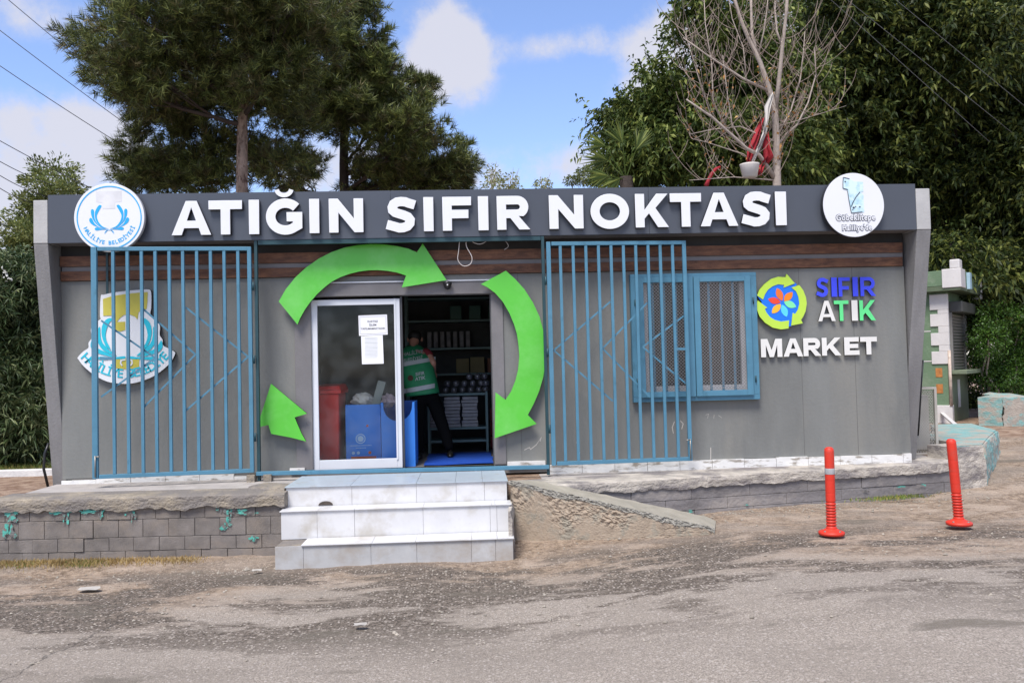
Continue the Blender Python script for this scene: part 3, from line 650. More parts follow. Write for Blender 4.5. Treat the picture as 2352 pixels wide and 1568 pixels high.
def right_disc():
    y = -.40; c = onY(*cG(939, 764), y); r = (onY(*cG(1566, 764), y)-onY(*cG(305, 764), y))[0]/2; u = r/630
    e = empty('round_sign', 'round white dark rimmed sign with pale stone pillar at the right end of the fascia', 'sign', (c[0], y, c[2]-r), 'round signs on the fascia')
    flat('disc', [circ(c[0], c[2], r, rz=r*1.03)], y, .07, letterM, e, mat('dark_disc_edge', (.03, .03, .035), .4), bevel=.003)
    T = lambda pts: [(c[0]+(x-939)*u, c[2]-(yy-764)*u) for x, yy in pts]
    pale = mat('pale_stone_print', (.42, .62, .72), .5, .15, 25, col2=(.6, .75, .8), thr=.5, scale2=12); dk = mat('slate_print', (.04, .05, .08), .5)
    flat('pillar_picture', [T([(745,195),(880,235),(960,290),(1150,300),(1150,500),(1090,505),(1150,560),(1150,915),(885,930),(860,800),(835,640),(818,470),(725,430),(728,300)])], y-.006, .004, pale, e)
    for q in ([(745,200),(733,300),(728,425)], [(822,480),(840,650),(872,860),(885,930)], [(1075,505),(985,610),(920,720),(885,800)], [(735,425),(830,455)], [(890,925),(1110,908)], [(755,205),(870,235)]):
        flat('picture_line', [T(stroke_outline(q, 12))], y-.010, .004, dk, e)
    for (x, yy, rr) in ((935, 820, 24), (975, 800, 14), (915, 860, 12), (1062, 805, 17), (780, 290, 16)): flat('picture_mark', [[(c[0]+(x-939)*u+rr*u*math.cos(k), c[2]-(yy-764)*u+rr*u*math.sin(k)*.8) for k in range(6)]], y-.010, .004, dk, e)
    for body, sz, x, yy in (('Göbeklitepe', 168, 965, 1075), ("Haliliye'de", 150, 985, 1275)):
        text('sign_text', body, sz*u, None, dk, e, bold=.0082, depth=.004, y=y-.004, x=c[0]+(x-939)*u, z=c[2]-(yy-764)*u, sx=.86, space=1.12)
        text('sign_text', body, sz*u, None, letterM, e, bold=.0022, depth=.004, y=y-.009, x=c[0]+(x-939)*u, z=c[2]-(yy-764)*u, sx=.86, space=1.12)
right_disc()
def crest():
    y = -.065
    T = lambda pts, yy=y: trace(pts, cC, y)
    o0 = [(480,265),(520,245),(620,220),(800,195),(1000,178),(1100,175),(1135,200),(1142,300),(1138,420),(1128,490),(1165,560),(1225,610),(1255,660),(1250,770),(1288,830),(1295,905),(1380,950),(1445,990),(1447,1025),(1400,1115),(1300,1215),(1160,1312),(1000,1375),(850,1405),(700,1400),(560,1375),(400,1295),(260,1180),(190,1090),(180,1060),(250,985),(320,935),(320,870),(365,800),(350,710),(380,630),(480,560),(470,520)]
    e = empty('crest_sign', 'white shield shaped crest sign with a mustard top and turquoise laurel behind the left gate', 'sign', (-3.6, y, 1.0))
    flat('shield', [T(smooth(o0, 3))], y, .05, letterM, e, mat('dark_sign_edge', (.04, .04, .04), .6))
    flat('mustard_field', [T([(510,300),(620,265),(800,235),(1000,215),(1095,210),(1092,330),(1080,430),(975,470),(960,570),(930,530),(850,495),(780,510),(735,545),(690,600),(800,595),(800,705),(740,722),(668,712),(655,560),(640,515),(515,520)])], y-.005, .004, yelM, e)
    flat('mustard_field', [T([(655,1078),(985,1078),(980,1200),(820,1215),(660,1200)])], y-.005, .004, yelM, e)
    half = [[(620,548),(565,560),(512,620),(492,720),(510,830),(560,930),(615,985),(600,930),(560,850),(545,770),(562,680),(600,600),(640,570)],
            [(470,660),(430,740),(440,850),(500,950),(590,1010),(690,1040),(600,960),(510,880),(478,780)],
            [(365,840),(350,920),(400,990),(520,1030),(660,1060),(560,1000),(440,940),(395,880)],
            [(790,1045),(640,1062),(480,1050),(440,1075),(500,1095),(640,1085),(790,1078)]]
    q = []
    for h in half: q.append(T(smooth(h, 3))); q.append(T(smooth([(1640-x, yy) for x, yy in h][::-1], 3)))
    flat('laurel', q, y-.0075, .004, turM, e)
    for s in (-1, 1): flat('knot', [T(stroke_outline([(820+s*12, 1090), (820+s*70, 1100), (820+s*75, 1140), (820+s*55, 1170)], 18))], y-.011, .004, letterM, e)
    c = onY(*cC(800, 590), y); u = (onY(*cC(1300, 590), y)-onY(*cC(300, 590), y))[0]/1000
    arc_text('sign_text', 'HALİLİYE BELEDİYE', 165*u, c[0], c[2], 752*u, -47, 47, y-.004, turM, e, bold=.002)
crest()
def recycle_emblem():
    y = -.05; T = lambda pts: trace(pts, cE, y)
    e = empty('recycling_emblem', 'round blue emblem with lime arrows and coloured petals right of the window', 'emblem', (onY(*cE(490, 600), y)[0], y, 1.8))
    c = onY(*cE(485, 610), y); r = (onY(*cE(725, 610), y)-c)[0]
    bk = mat('dark_blue_edge', (.01, .04, .2), .6)
    flat('blue_disc', [circ(c[0], c[2], r*1.06)], y-.004, .03, diskBlue, e, bk)
    flat('blue_stripe', [T([(152,500),(185,500),(300,600),(290,670)])], y-.003, .028, diskBlue, e, bk)
    flat('blue_stripe', [T([(560,420),(668,350),(690,375),(610,440)])], y-.003, .028, diskBlue, e, bk)
    flat('blue_stripe', [T([(580,800),(640,760),(615,915),(578,920)])], y-.003, .028, diskBlue, e, bk)
    A = [[(165,515),(200,440),(260,370),(350,300),(440,272),(540,278),(553,235),(660,358),(510,415),(520,378),(440,370),(370,395),(310,440),(270,500),(245,570)],
         [(615,412),(718,380),(770,450),(805,540),(815,620),(800,720),(770,790),(740,835),(765,878),(612,908),(632,742),(665,755),(700,700),(718,620),(705,530),(675,460)],
         [(175,580),(300,675),(268,690),(290,740),(340,800),(400,835),(480,855),(585,840),(578,945),(480,958),(370,935),(270,870),(200,790),(165,700),(163,620)]]
    for a_ in A: flat('lime_arrow', [T(a_)], y-.012, .03, limeM, e, mat('lime_edge', (.2, .3, .03), .6))
    def petal(a, b, w_, m__):
        a = Vector((a[0], a[1], 0)); b = Vector((b[0], b[1], 0)); d = b-a; n = Vector((-d.y, d.x, 0)).normalized(); L1 = []; L2 = []
        for i in range(11):
            t = i/10; ww = w_*math.sin(PI*t)**.8/2; p = a+d*t; L1.append((p.x+n.x*ww, p.y+n.y*ww)); L2.append((p.x-n.x*ww, p.y-n.y*ww))
        flat('petal', [T(L1+L2[::-1][1:-1])], y-.009, .004, m__, e)
    petal((428, 420), (495, 585), 88, mat('coral_print', (.75, .16, .03), .4)); petal((632, 472), (520, 590), 88, mat('orange_paint', (.80, .22, .01), .4))
    petal((678, 665), (520, 598), 88, mat('mint_print', (.2, .72, .35), .4)); petal((555, 795), (495, 635), 84, mat('aqua_print', (.10, .62, .90), .4))
    petal((362, 748), (478, 628), 84, mat('amber_print', (.85, .45, .03), .4)); petal((312, 562), (475, 605), 84, mat('red_print', (.72, .06, .03), .4))
recycle_emblem()
def small_lettering():
    y = -.045
    def put(e, ch, a, b, t0, b0, m__, st, dp=.022, ed=letterSideM):
        p0 = onY(*cE(a, b0), y); p1 = onY(*cE(b, t0), y)
        flat('letter', glyph(ch, p0[0], p1[0], p0[2], p1[2], st if ch != 'I' else p1[0]-p0[0]), y, dp, m__, e, ed)
    e = empty('wall_lettering', 'blue raised letters reading SIFIR beside the recycling emblem', 'lettering', (4.8, y, 2.0), 'raised words on the wall right of the window')
    for ch, a, b in (('S',945,1105),('I',1147,1210),('F',1240,1380),('I',1425,1483),('R',1525,1715)): put(e, ch, a, b, 283-(a-945)*.018, 535-(a-945)*.02, royal, .046)
    e = empty('wall_lettering', 'white and mint green raised letters reading ATIK below the blue word', 'lettering', (4.8, y, 1.8), 'raised words on the wall right of the window')
    for ch, a, b, m__ in (('A',972,1190,creamM),('T',1183,1363,mint),('I',1412,1480,creamM),('K',1515,1715,mint)): put(e, ch, a, b, 582-(a-972)*.015, 852-(a-972)*.018, m__, .046)
    e = empty('wall_lettering', 'wide cream raised letters reading MARKET, lowest word on the right wall', 'lettering', (4.6, y, 1.5), 'raised words on the wall right of the window')
    for ch, a, b in (('M',225,495),('A',518,765),('R',780,1003),('K',1022,1265),('E',1315,1503),('T',1525,1735)): put(e, ch, a, b, 1078-(a-225)*.02, 1322-(a-225)*.027, creamM, .062)
small_lettering()
def green_arrows():
    y = -.115
    A1 = [(163,410),(200,345),(250,283),(310,228),(375,183),(440,150),(510,125),(580,112),(650,106),(720,108),(790,117),(850,131),(895,150),(925,103),(1052,297),(815,335),(837,273),(790,257),(740,248),(690,244),(640,245),(590,251),(540,263),(490,281),(445,304),(405,335),(365,372),(330,412),(300,455),(275,500),(262,532)]
    A3 = [(122,845),(312,1003),(247,1023),(262,1060),(283,1108),(307,1150),(228,1130),(123,1110),(108,1063),(47,1077)]
    A2 = [(5,318),(137,247),(185,290),(235,345),(280,415),(315,490),(337,570),(347,650),(347,730),(335,810),(313,885),(285,950),(253,1010),(300,1057),(78,1133),(82,890),(135,930),(165,885),(187,830),(202,770),(208,700),(204,640),(195,580),(180,530),(155,470),(120,410),(80,365),(40,335)]
    for pts, cf, lab in ((A1, c5, 'big curved green arrow arching over the top of the sliding door'), (A2, c6, 'big curved green arrow bending down the right side of the doorway'),
                         (A3, c5, 'short green arrow head pointing up at the left of the sliding door')):
        yy = y
        o = flat('green_arrow', [trace(pts, cf, yy)], yy, .028, greenM, None, greenEdge); tag(o, lab, 'arrow sign', 'green recycling arrows around the door')
green_arrows()

# ================================================================ GATES
def security_gate(A, B, z0, z1, label, barsx, chev, extra, hinge):
    """A, B = (x,y) of the leaf's two ends"""
    e = empty('security_gate', label, 'gate', (A[0], A[1], z0), 'blue barred gate leaves')
    A = np.array(A); B = np.array(B); P3 = lambda s, z, off=0: (A[0]+(B[0]-A[0])*s, A[1]+(B[1]-A[1])*s+off, z)
    t = .045
    m_ = MB(); L_ = B[0]-A[0]; k = t/2/L_
    m_.bar(P3(k, z0), P3(k, z1), .062 if hinge == 'R' else .05, .04); m_.bar(P3(1-k, z0), P3(1-k, z1), .045, .04)
    m_.bar(P3(2.6*k, z1-.022), P3(1-2*k, z1-.022), .045, .038); m_.bar(P3(2.6*k, z0+.022), P3(1-2*k, z0+.022), .045, .038)
    m_.build('gate_frame', blueSteel, e, bevel=.003)
    for s in barsx: MB().bar(P3(s, z0+.046), P3(s, z1-.046), .034, .03).build('bar', blueSteel, e, bevel=.002)
    for pts in chev:
        m_ = MB()
        for a, b in zip(pts, pts[1:]): m_.bar(P3(a[0], a[1], .024), P3(b[0], b[1], .024), .020, .006)
        m_.build('chevron_brace', blueSteel, e)
    for a, b, wd in extra: MB().bar(P3(a[0], a[1], -.01), P3(b[0], b[1], -.01), wd, .012).build('latch_plate', blueSteel, e)
    s_b = .018 if hinge == 'R' else .985
    bolt = MB().tube([P3(s_b, z0+.02, -.035), P3(s_b, z0+.26, -.035)], .008, 8).tube([P3(s_b, z0+.25, -.035), P3(s_b+.03*(1 if hinge == 'R' else -1), z0+.25, -.05)], .008, 8)
    bolt.build('drop_bolt', mat('worn_steel', (.25, .24, .22), .4, metallic=.6), e, True)
    return e
def s_z(cf, x, y, A, B, Y):      # photo point -> (share along the leaf, height)
    q = onY(*cf(x, y), Y); return ((q[0]-A[0])/(B[0]-A[0]), q[2])
A, B = (-4.262, -.48), (-2.525, -.30)
def gL(x, y):
    q = onY(*c4(x, y), -.40); return s_z(c4, x, y, A, B, A[1]+(B[1]-A[1])*(q[0]-A[0])/(B[0]-A[0]))
barsL = [gL(x, 115)[0] for x in (598, 674, 749, 822, 896, 968, 1042, 1115, 1187, 1260)]
chL = [[gL(530,510), gL(818,708), gL(530,915)], [gL(755,450), gL(1032,690), gL(755,972)], [gL(980,440), gL(1312,702), gL(980,988)]]
security_gate(A, B, .045, 2.665, 'blue barred gate leaf folded open in front of the crest sign, left of the door', barsL, chL, [(gL(530, 710), gL(600, 712), .03)], 'R')
A, B = (.935, -.30), (2.632, -.22)
def gR(x, y): return s_z(c6, x, y, A, B, -.26)
barsR = [gR(x, 105)[0] for x in (422, 490, 558, 625, 692, 758, 824, 890, 955, 1021)]
chR = [[gR(692,410), gR(390,668), gR(705,937)], [gR(890,415), gR(650,658), gR(905,917)], [gR(1092,480), gR(865,650), gR(1095,842)]]
security_gate(A, B, .02, 2.665, 'blue barred gate leaf folded open across the left half of the window', barsR, chR, [(gR(1040, 660), gR(1100, 661), .03)], 'L')
gf = empty('gate_frame', 'blue threshold rail and teal posts of the gate opening in front of the door', 'gate frame', (-.8, -.3, 0))
MB().bar((-2.50, -.30, .030), (.90, -.30, .005), .045, .05).build('threshold_rail', blueSteel, gf, bevel=.003)
MB().bar((-2.478, -.27, -.06), (-2.478, -.27, 2.74), .035, .05).build('post', tealSteel, gf, bevel=.003)
MB().bar((.893, -.27, -.09), (.893, -.27, 2.74), .035, .05).build('post', tealSteel, gf, bevel=.003)
MB().box(-2.45, .87, -.293, -.25, 2.69, 2.742).build('top_beam', tealSteel, gf)
for x in (-2.505, .915):
    for z in (.45, 1.35, 2.2): MB().tube([(x, -.318, z-.05), (x, -.318, z+.05)], .012, 8).build('hinge', tealSteel, gf, True)
for x in (-2.56, -2.37): MB().box(x-.04, x+.05, -.36, -.25, -.13, .02).build('support_block', capM, gf)

# window grille
def grille():
    e = empty('window_grille', 'blue steel window guard with two mesh leaves beside the recycling emblem', 'window guard', (2.75, -.1, .7))
    def q(x, y, Y=-.11): p_ = onY(*cW(x, y), Y); return p_[0], p_[2]
    x0, x1, z0, z1 = 1.972, 3.535, .725, 2.285
    m_ = MB(); m_.box(x0, x1, -.085, -.003, z1-.05, z1); m_.box(x0, x1, -.085, -.003, z0, z0+.06); m_.box(x0, x0+.10, -.085, -.003, z0+.06, z1-.05); m_.box(x1-.10, x1, -.085, -.003, z0+.06, z1-.05); m_.box(2.70, 2.76, -.085, -.003, z0+.06, z1-.05)
    m_.build('outer_frame', blueSteel, e, bevel=.004)
    for (a, b) in ((2.05, 2.735), (2.745, 3.45)):
        zb, zt = z0+.055, z1-.05; t = .075; f = MB(); yb, yf = -.088, -.115
        f.box(a, a+t, yf, yb, zb, zt); f.box(b-t, b, yf, yb, zb, zt); f.box(a+t, b-t, yf, yb, zt-t*.8, zt); f.box(a+t, b-t, yf, yb, zb, zb+t*.9)
        lf = f.build('grille_leaf', blueSteel, e, bevel=.004)
        # expanded metal: rows of zigzag strands
        mm = MB(); cw, ch = .040, .0205; xa, xb, za, zbb = a+t, b-t, zb+t*.9, zt-t*.8
        n = int((xb-xa)/cw*2)+1; rows = int((zbb-za)/ch)+1
        for r_ in range(rows+1):
            zc = za+r_*ch
            for k in range(n):
                X0 = xa+k*cw/2; X1 = min(xb, X0+cw/2); s = 1 if (k+r_) % 2 else -1
                Z0, Z1 = zc-s*ch/2, zc+s*ch/2
                if Z0 < za-.005 or Z1 < za-.005 or Z0 > zbb+.005 or Z1 > zbb+.005 or X0 >= xb: continue
                th = .0026
                v = [(X0, -.102, Z0-th), (X1, -.102, Z1-th), (X1, -.102, Z1+th), (X0, -.102, Z0+th), (X0, -.097, Z0-th), (X1, -.097, Z1-th), (X1, -.097, Z1+th), (X0, -.097, Z0+th)]
                mm.add(v, [(0,1,2,3),(7,6,5,4),(3,2,6,7),(0,4,5,1)])
        mm.build('expanded_metal', mat('galvanised_mesh', (.34, .33, .33), .45, metallic=.3), lf)
        for k in range(3):
            x = a+t+(b-a-2*t)*(k+.85)/3.7
            MB().box(x-.013, x+.013, -.05, -.03, z0+.06, z1-.05).build('bar', blueSteel, e)
        hx = x0+.05 if a < 2.5 else x1-.05
        for zz in (z0+.25, z1-.35): MB().tube([(hx, -.098, zz-.04), (hx, -.098, zz+.04)], .009, 8).build('hinge', tealSteel, e, True)
grille()

# ================================================================ PLINTH, STEPS, RAMP
def rough_slab(name, p0, p1, z0, z1, dep, amp, material, parent, res=.035, top_amp=.3, seed=0, rag=.0, lift=0):
    """slab whose front runs p0->p1, front and top broken up with noise"""
    p0 = Vector((p0[0], p0[1], 0)); p1 = Vector((p1[0], p1[1], 0)); d = p1-p0; L_ = d.length; d.normalize(); n = Vector((d.y, -d.x, 0))
    ns = max(2, int(L_/res)); nz_ = max(2, int(abs(z1-z0)/res)); nd = 4; V = []; F = []
    prof = [('f', k/nz_) for k in range(nz_+1)]+[('t', k/nd) for k in range(1, nd+1)]
    for i in range(ns+1):
        s = L_*i/ns; b = p0+d*s
        for kind, t in prof:
            q = Vector((s*2.1+seed, t*3 if kind == 'f' else 3+t, seed)); hi = Vector((s*11+seed, t*9, seed+3)); o1 = noise.noise(q)*.6+noise.noise(hi)*.4
            ragz = rag*(noise.noise(Vector((s*3.3+seed, 7, 0)))+.6*noise.noise(Vector((s*13+seed, 7, 0))))
            if kind == 'f':
                z = z0+ragz+(z1-z0-ragz)*t; edge = min(1, (1-t)/.22) if t > .78 else 1
                p = b+n*(o1*amp-(1-edge)**2*.02); V.append((p.x, p.y, z-(.008 if t == 1 else 0)+lift*0))
            else:
                p = b-n*(dep*t)+n*o1*amp*(1-t)*.6; V.append((p.x, p.y, z1+o1*amp*top_amp*(1-t)))
    m_ = len(prof)
    for i in range(ns):
        for k in range(m_-1): a = i*m_+k; F.append((a, a+m_, a+m_+1, a+1))
    b0 = len(V)
    for i in (0, ns):      # close the ends
        b = p0+d*(L_*i/ns)-n*dep; V.append((b.x, b.y, z0)); idx = [i*m_+k for k in range(m_)]+[len(V)-1]
        F.append(tuple(idx) if i else tuple(idx[::-1]))
    me = bpy.data.meshes.new(name); me.from_pydata(V, [], F); me.update(); return link(name, me, material, parent)
def block_rows(p0, p1, joints, blen, parent, name='blocks', material=None, off=0, skip=0):
    p0 = Vector((p0[0], p0[1], 0)); p1 = Vector((p1[0], p1[1], 0)); d = p1-p0; L_ = d.length; d.normalize(); n = Vector((d.y, -d.x, 0)); m_ = MB()
    for r_, (zt, zb) in enumerate(zip(joints, joints[1:])):
        s = -(r_ % 2)*blen*.45-off
        while s < L_:
            l = blen*random.uniform(.96, 1.04); a = max(0, s+.0022); b = min(L_, s+l-.0022); s += l
            if b-a < .03: continue
            pr = random.uniform(-.004, .007); tl = random.uniform(-.004, .004)
            v = []
            for z in (zb+.0022, zt-.0022):
                for (q, o_) in ((a, pr), (b, pr+tl), (b, -.15), (a, -.15)): pt = p0+d*q+n*o_; v.append((pt.x, pt.y, z))
            m_.hexa(v)
    return m_.build(name, material or blockM, parent, bevel=.004)
rw = empty('retaining_wall', 'grey concrete block wall with turquoise paint flakes left of the steps', 'wall', (-3.5, -1.2, -.7), 'low walls in front of the building')
a, b = (-5.9, -1.085), (-1.955, -1.297)
block_rows(a, b, [-.14, -.30, -.484, -.624, -.80], .262, rw)
MB().hexa([(-5.9,-1.07,-.95),(-1.957,-1.283,-.95),(-1.957,-.9,-.95),(-5.9,-.9,-.95),(-5.9,-1.07,-.12),(-1.957,-1.283,-.12),(-1.957,-.9,-.12),(-5.9,-.9,-.12)]).build('mortar_core', mortarM, rw)
# the left part of the coping ends short of the frame's edge
rough_slab('concrete_coping', (-5.02, -1.165), (-1.955, -1.335), -.195, -.055, .42, .014, capM, rw, .02, .45, 1, .035)
MB().box(-4.9, -2.0, -.95, -.002, -.2, -.062).build('ledge_paving', mat('pale_screed', (.36, .33, .31), .9, .15, 6, .4, 60), rw)
def paint_flakes(spots, p0, p1, material, parent, name='paint_flakes'):
    p0v = Vector((p0[0], p0[1], 0)); d = (Vector((p1[0], p1[1], 0))-p0v); d.normalize(); n = Vector((d.y, -d.x, 0)); m_ = MB()
    for (s, z, w_, h_) in spots:
        for q in range(9):
            k = 16; cs, cz = s+random.uniform(-.6, .6)*w_, z+random.uniform(-.5, .5)*h_; ring = []
            rw_, rh_ = w_*random.uniform(.08, .32), h_*random.uniform(.12, .42)
            for i in range(k):
                a_ = 2*PI*i/k; f = 1+.9*noise.noise(Vector((math.cos(a_)*2.6+s*3+q*5, math.sin(a_)*2.6, z*9))); pt = p0v+d*(cs+rw_*f*math.cos(a_))+n*(.0135+.0008*q)
                ring.append((pt.x, pt.y, cz+rh_*f*math.sin(a_)))
            m_.add(ring, [tuple(range(k))])
    return m_.build(name, material, parent)
sp = []
for (px, py, w_, h_) in ((20, 1185, .14, .12), (130, 1172, .22, .05), (150, 1185, .05, .12), (205, 1175, .18, .04), (235, 1178, .05, .08), (300, 1175, .07, .06), (310, 1184, .04, .10), (508, 1165, .05, .06), (545, 1172, .16, .05), (533, 1183, .05, .10), (528, 1206, .09, .06), (590, 1232, .08, .05), (15, 1220, .12, .14), (585, 1175, .12, .02)):
    q = onY(px, py, -1.2); sp.append((q[0]+5.9, q[2], w_, h_))
paint_flakes(sp, a, b, turqM, rw)
# right hand plinth
rr = empty('retaining_wall', 'long grey rendered plinth wall under the window, right of the ramp', 'wall', (3, -.6, -.5), 'low walls in front of the building')
a2, b2 = (.5, -1.05), (6.0, .0)
rough_slab('concrete_coping', (.44, -1.085), (6.03, -.022), -.235, -.105, .5, .012, cap2M, rr, .018, .7, 21, .028)
block_rows(a2, b2, [-.20, -.367, -.492, -.68], .75, rr, 'render_courses', rendM, .2)
n_ = Vector((b2[1]-a2[1], -(b2[0]-a2[0]), 0)).normalized()
MB().hexa([(.5,-1.035,-.9),(6.0,.015,-.9),(6.0,.3,-.9),(.5,-.7,-.9),(.5,-1.035,-.15),(6.0,.015,-.15),(6.0,.3,-.15),(.5,-.7,-.15)]).build('mortar_core', mortarM, rr)
MB().hexa([(.8,-.66,-.3),(6.0,.34,-.3),(6.0,1.2,-.3),(.8,-.002,-.3),(.8,-.66,-.113),(6.0,.34,-.113),(6.0,1.2,-.113),(.8,-.002,-.113)]).build('ledge_paving', mat('pale_screed', (.36, .33, .31), .9), rr)
sp = []
for (px, py, w_, h_) in ((2145, 1120, .05, .02), (2000, 1128, .07, .03), (1560, 1163, .08, .03), (2090, 1122, .1, .015), (1700, 1152, .04, .015)):
    q = onY(px, py, -.35); L0 = math.hypot(q[0]-.5, (q[0]-.5)*.191); sp.append((L0, q[2], w_, h_))
paint_flakes(sp, a2, b2, turqM, rr)
# broken corner and turquoise side wall running back
rs = empty('retaining_wall', 'broken turquoise painted end of the plinth curving back behind the far bollard', 'wall', (7, 2, -.5), 'low walls in front of the building')
for i, (q0, q1) in enumerate(zip(SIDE, SIDE[1:])):
    rough_slab('wall_side', q0, q1, -.66+i*.08, .055 if i < 3 else -.02, .42, .035, capCyM if i else cap2M, rs, .04, .9, 40+i*5, .0)
pl_ = [(6.04,.10),(6.50,.22),(7.16,1.12),(7.94,2.14),(8.4,3.5),(7.7,3.5),(7.1,2.3),(6.34,1.45),(6.30,.5)]
m_ = MB(); n_p = len(pl_); m_.add([(x, y, .066) for x, y in pl_]+[(x, y, -.3) for x, y in pl_], [tuple(range(n_p)), tuple(range(2*n_p-1, n_p-1, -1))]+[(i, n_p+i, n_p+(i+1) % n_p, (i+1) % n_p) for i in range(n_p)]); m_.build('painted_coping', capCyM, rs)
# steps
st = empty('entrance_steps', 'three chipped white tiled steps leading up to the shop door', 'steps', (-.8, -1.4, -.74))
SX0, SX1 = -1.965, .375
def tiled_step(x0, x1, yf, yb, z0, z1, mr_, mt, cuts, nose=.02, skipt=None):
    c = MB().box(x0+.012, x1-.012, yf+.012, yb, z0-.12, z1-.012); c.build('step_core', capM, st)
    xs = [x0]+cuts+[x1]; m_ = MB()
    for a_, b_ in zip(xs, xs[1:]):
        pr = random.uniform(0, .003); m_.box(a_+.0012, b_-.0012, yf-pr, yf+.0118, z0, z1-.014-nose*0)
    m_.box(x1-.0118, x1, yf+.013, yb, z0, z1-.016)
    m_.build('riser_tiles', mr_, st, bevel=.0015)
    t = MB(); o_ = [c_+random.uniform(-.02, .02) for c_ in cuts]
    for a_, b_ in zip([x0-.012]+o_, o_+[x1+.012]):
        if skipt and skipt(a_, b_): continue
        t.box(a_+.0012, b_-.0012, yf-nose, yb, z1-.0125, z1-random.uniform(0, .002))
    t.build('tread_tiles', mt, st, bevel=.002)
tiled_step(SX0, .36, -1.20, -.34, -.235, -.012, tileM, landM, [-1.28, -.60, -.18, .12])
tiled_step(SX0+.0, .382, -1.455, -1.215, -.515, -.222, tileM, tileM, [-1.60, -1.22, -.52, .17, .24])
tiled_step(SX0+.01, .385, -1.775, -1.47, -.80, -.505, tile2M, tileM, [-1.68, -1.02, -.57, -.03, .21], skipt=lambda a_, b_: b_ < -1.6)
q = onY(*((746.5)*1.0, 1155) if False else (748, 1155), -1.205)
MB().prism([(q[0]+.075*math.cos(t), q[2]-.02+.042*math.sin(t)) for t in [k*PI/9 for k in range(10)]], -1.212, -1.2).build('tile_hole', mat('exposed_dark_mortar', (.07, .055, .045), .9, .4, 40), st)
rough_slab('rubble_side', (.385, -1.72), (.43, -1.15), -.78, -.25, .04, .03, cap2M, st, .03, .5, 55)
rough_slab('broken_edge', (-2.42, -1.0), (-1.99, -1.22), -.2, -.02, .3, .03, capM, st, .03, .5, 66)
# ramp
def ramp():
    e = empty('concrete_ramp', 'crumbling concrete ramp sloping down from the steps to the right', 'ramp', (1.3, -1.3, -.5))
    F0 = Vector((.40, -1.10, -.03)); F1 = Vector((2.45, -1.68, -.505)); B0 = Vector((.70, -.98, -.06)); B1 = Vector((2.62, -1.16, -.50))
    V = []; Fc = []; ns, nt = 90, 12
    for i in range(ns+1):
        s = i/ns
        for j in range(nt+1):
            t = j/nt; p = (F0.lerp(F1, s)).lerp(B0.lerp(B1, s), t); r_ = .012*noise.noise(Vector((s*14, t*3, 5)))
            e_ = .035*noise.noise(Vector((s*22, 1, 8)))*(1-t)**3
            V.append((p.x, p.y+e_, p.z+r_-(.03*max(0, s-.93)/.07)))
    for i in range(ns):
        for j in range(nt): a_ = i*(nt+1)+j; Fc.append((a_, a_+nt+1, a_+nt+2, a_+1))
    o = bpy.data.meshes.new('r'); o.from_pydata(V, [], Fc); o.update(); link('ramp_surface', o, rampTopM, e, True)
    # rough front face, aggregate lip above crumbling render
    for nm, za, zb_, mt, am, seed, res in (('aggregate_lip', 0, .17, rubM, .03, 3, .010), ('rubble_face', .17, 1.0, rampSideM, .035, 9, .012)):
        V = []; Fc = []; ns = int(2.1/res); nz_ = max(4, int(.6*(zb_-za)/res))
        for i in range(ns+1):
            s = i/ns; p = F0.lerp(F1, s); g_ = zg(p.x, p.y)-.05; hh = p.z-g_
            for k in range(nz_+1):
                t = za+(zb_-za)*k/nz_; wob = .05*noise.noise(Vector((s*9, 0, 2)))*(1 if (za < t < 1) or (za > 0 and t == za) or (za == 0 and k == nz_) else 0)
                lp = .05+.03*noise.noise(Vector((s*7, 3, 3))); dd = min(hh, lp)*t/.17 if t <= .17 else min(hh, lp)+(hh-min(hh, lp))*(t-.17)/.83
                q_ = Vector((s*40, t*14, seed)); mk = 1 if za == 0 else min(1, max(.10, .35+2.2*noise.noise(Vector((s*5, t*2, 11))))); off = mk*am*(noise.noise(q_)*.5+noise.noise(q_*2.7)*.5)*(.0 if t == 0 else 1)
                e_ = .035*noise.noise(Vector((s*22, 1, 8)))*(1-t) ; rec = .03 if za > 0 else 0
                V.append((p.x, p.y+e_+off+rec*(t-.1)-.02*t, p.z-dd+(.012*noise.noise(Vector((s*14, 0, 5))) if t == 0 else wob*.5)))
        for i in range(ns):
            for k in range(nz_): a_ = i*(nz_+1)+k; Fc.append((a_, a_+1, a_+nz_+2, a_+nz_+1))
        o = bpy.data.meshes.new('r'); o.from_pydata(V, [], Fc); o.update(); link(nm, o, mt, e, False)
    MB().hexa([(.41,-1.05,-.8),(2.2,-1.45,-.75),(2.4,-1.2,-.75),(.6,-.95,-.8),(.41,-1.03,-.09),(2.2,-1.45,-.53),(2.4,-1.2,-.53),(.6,-.95,-.09)]).build('ramp_core', rampSideM, e)
ramp()

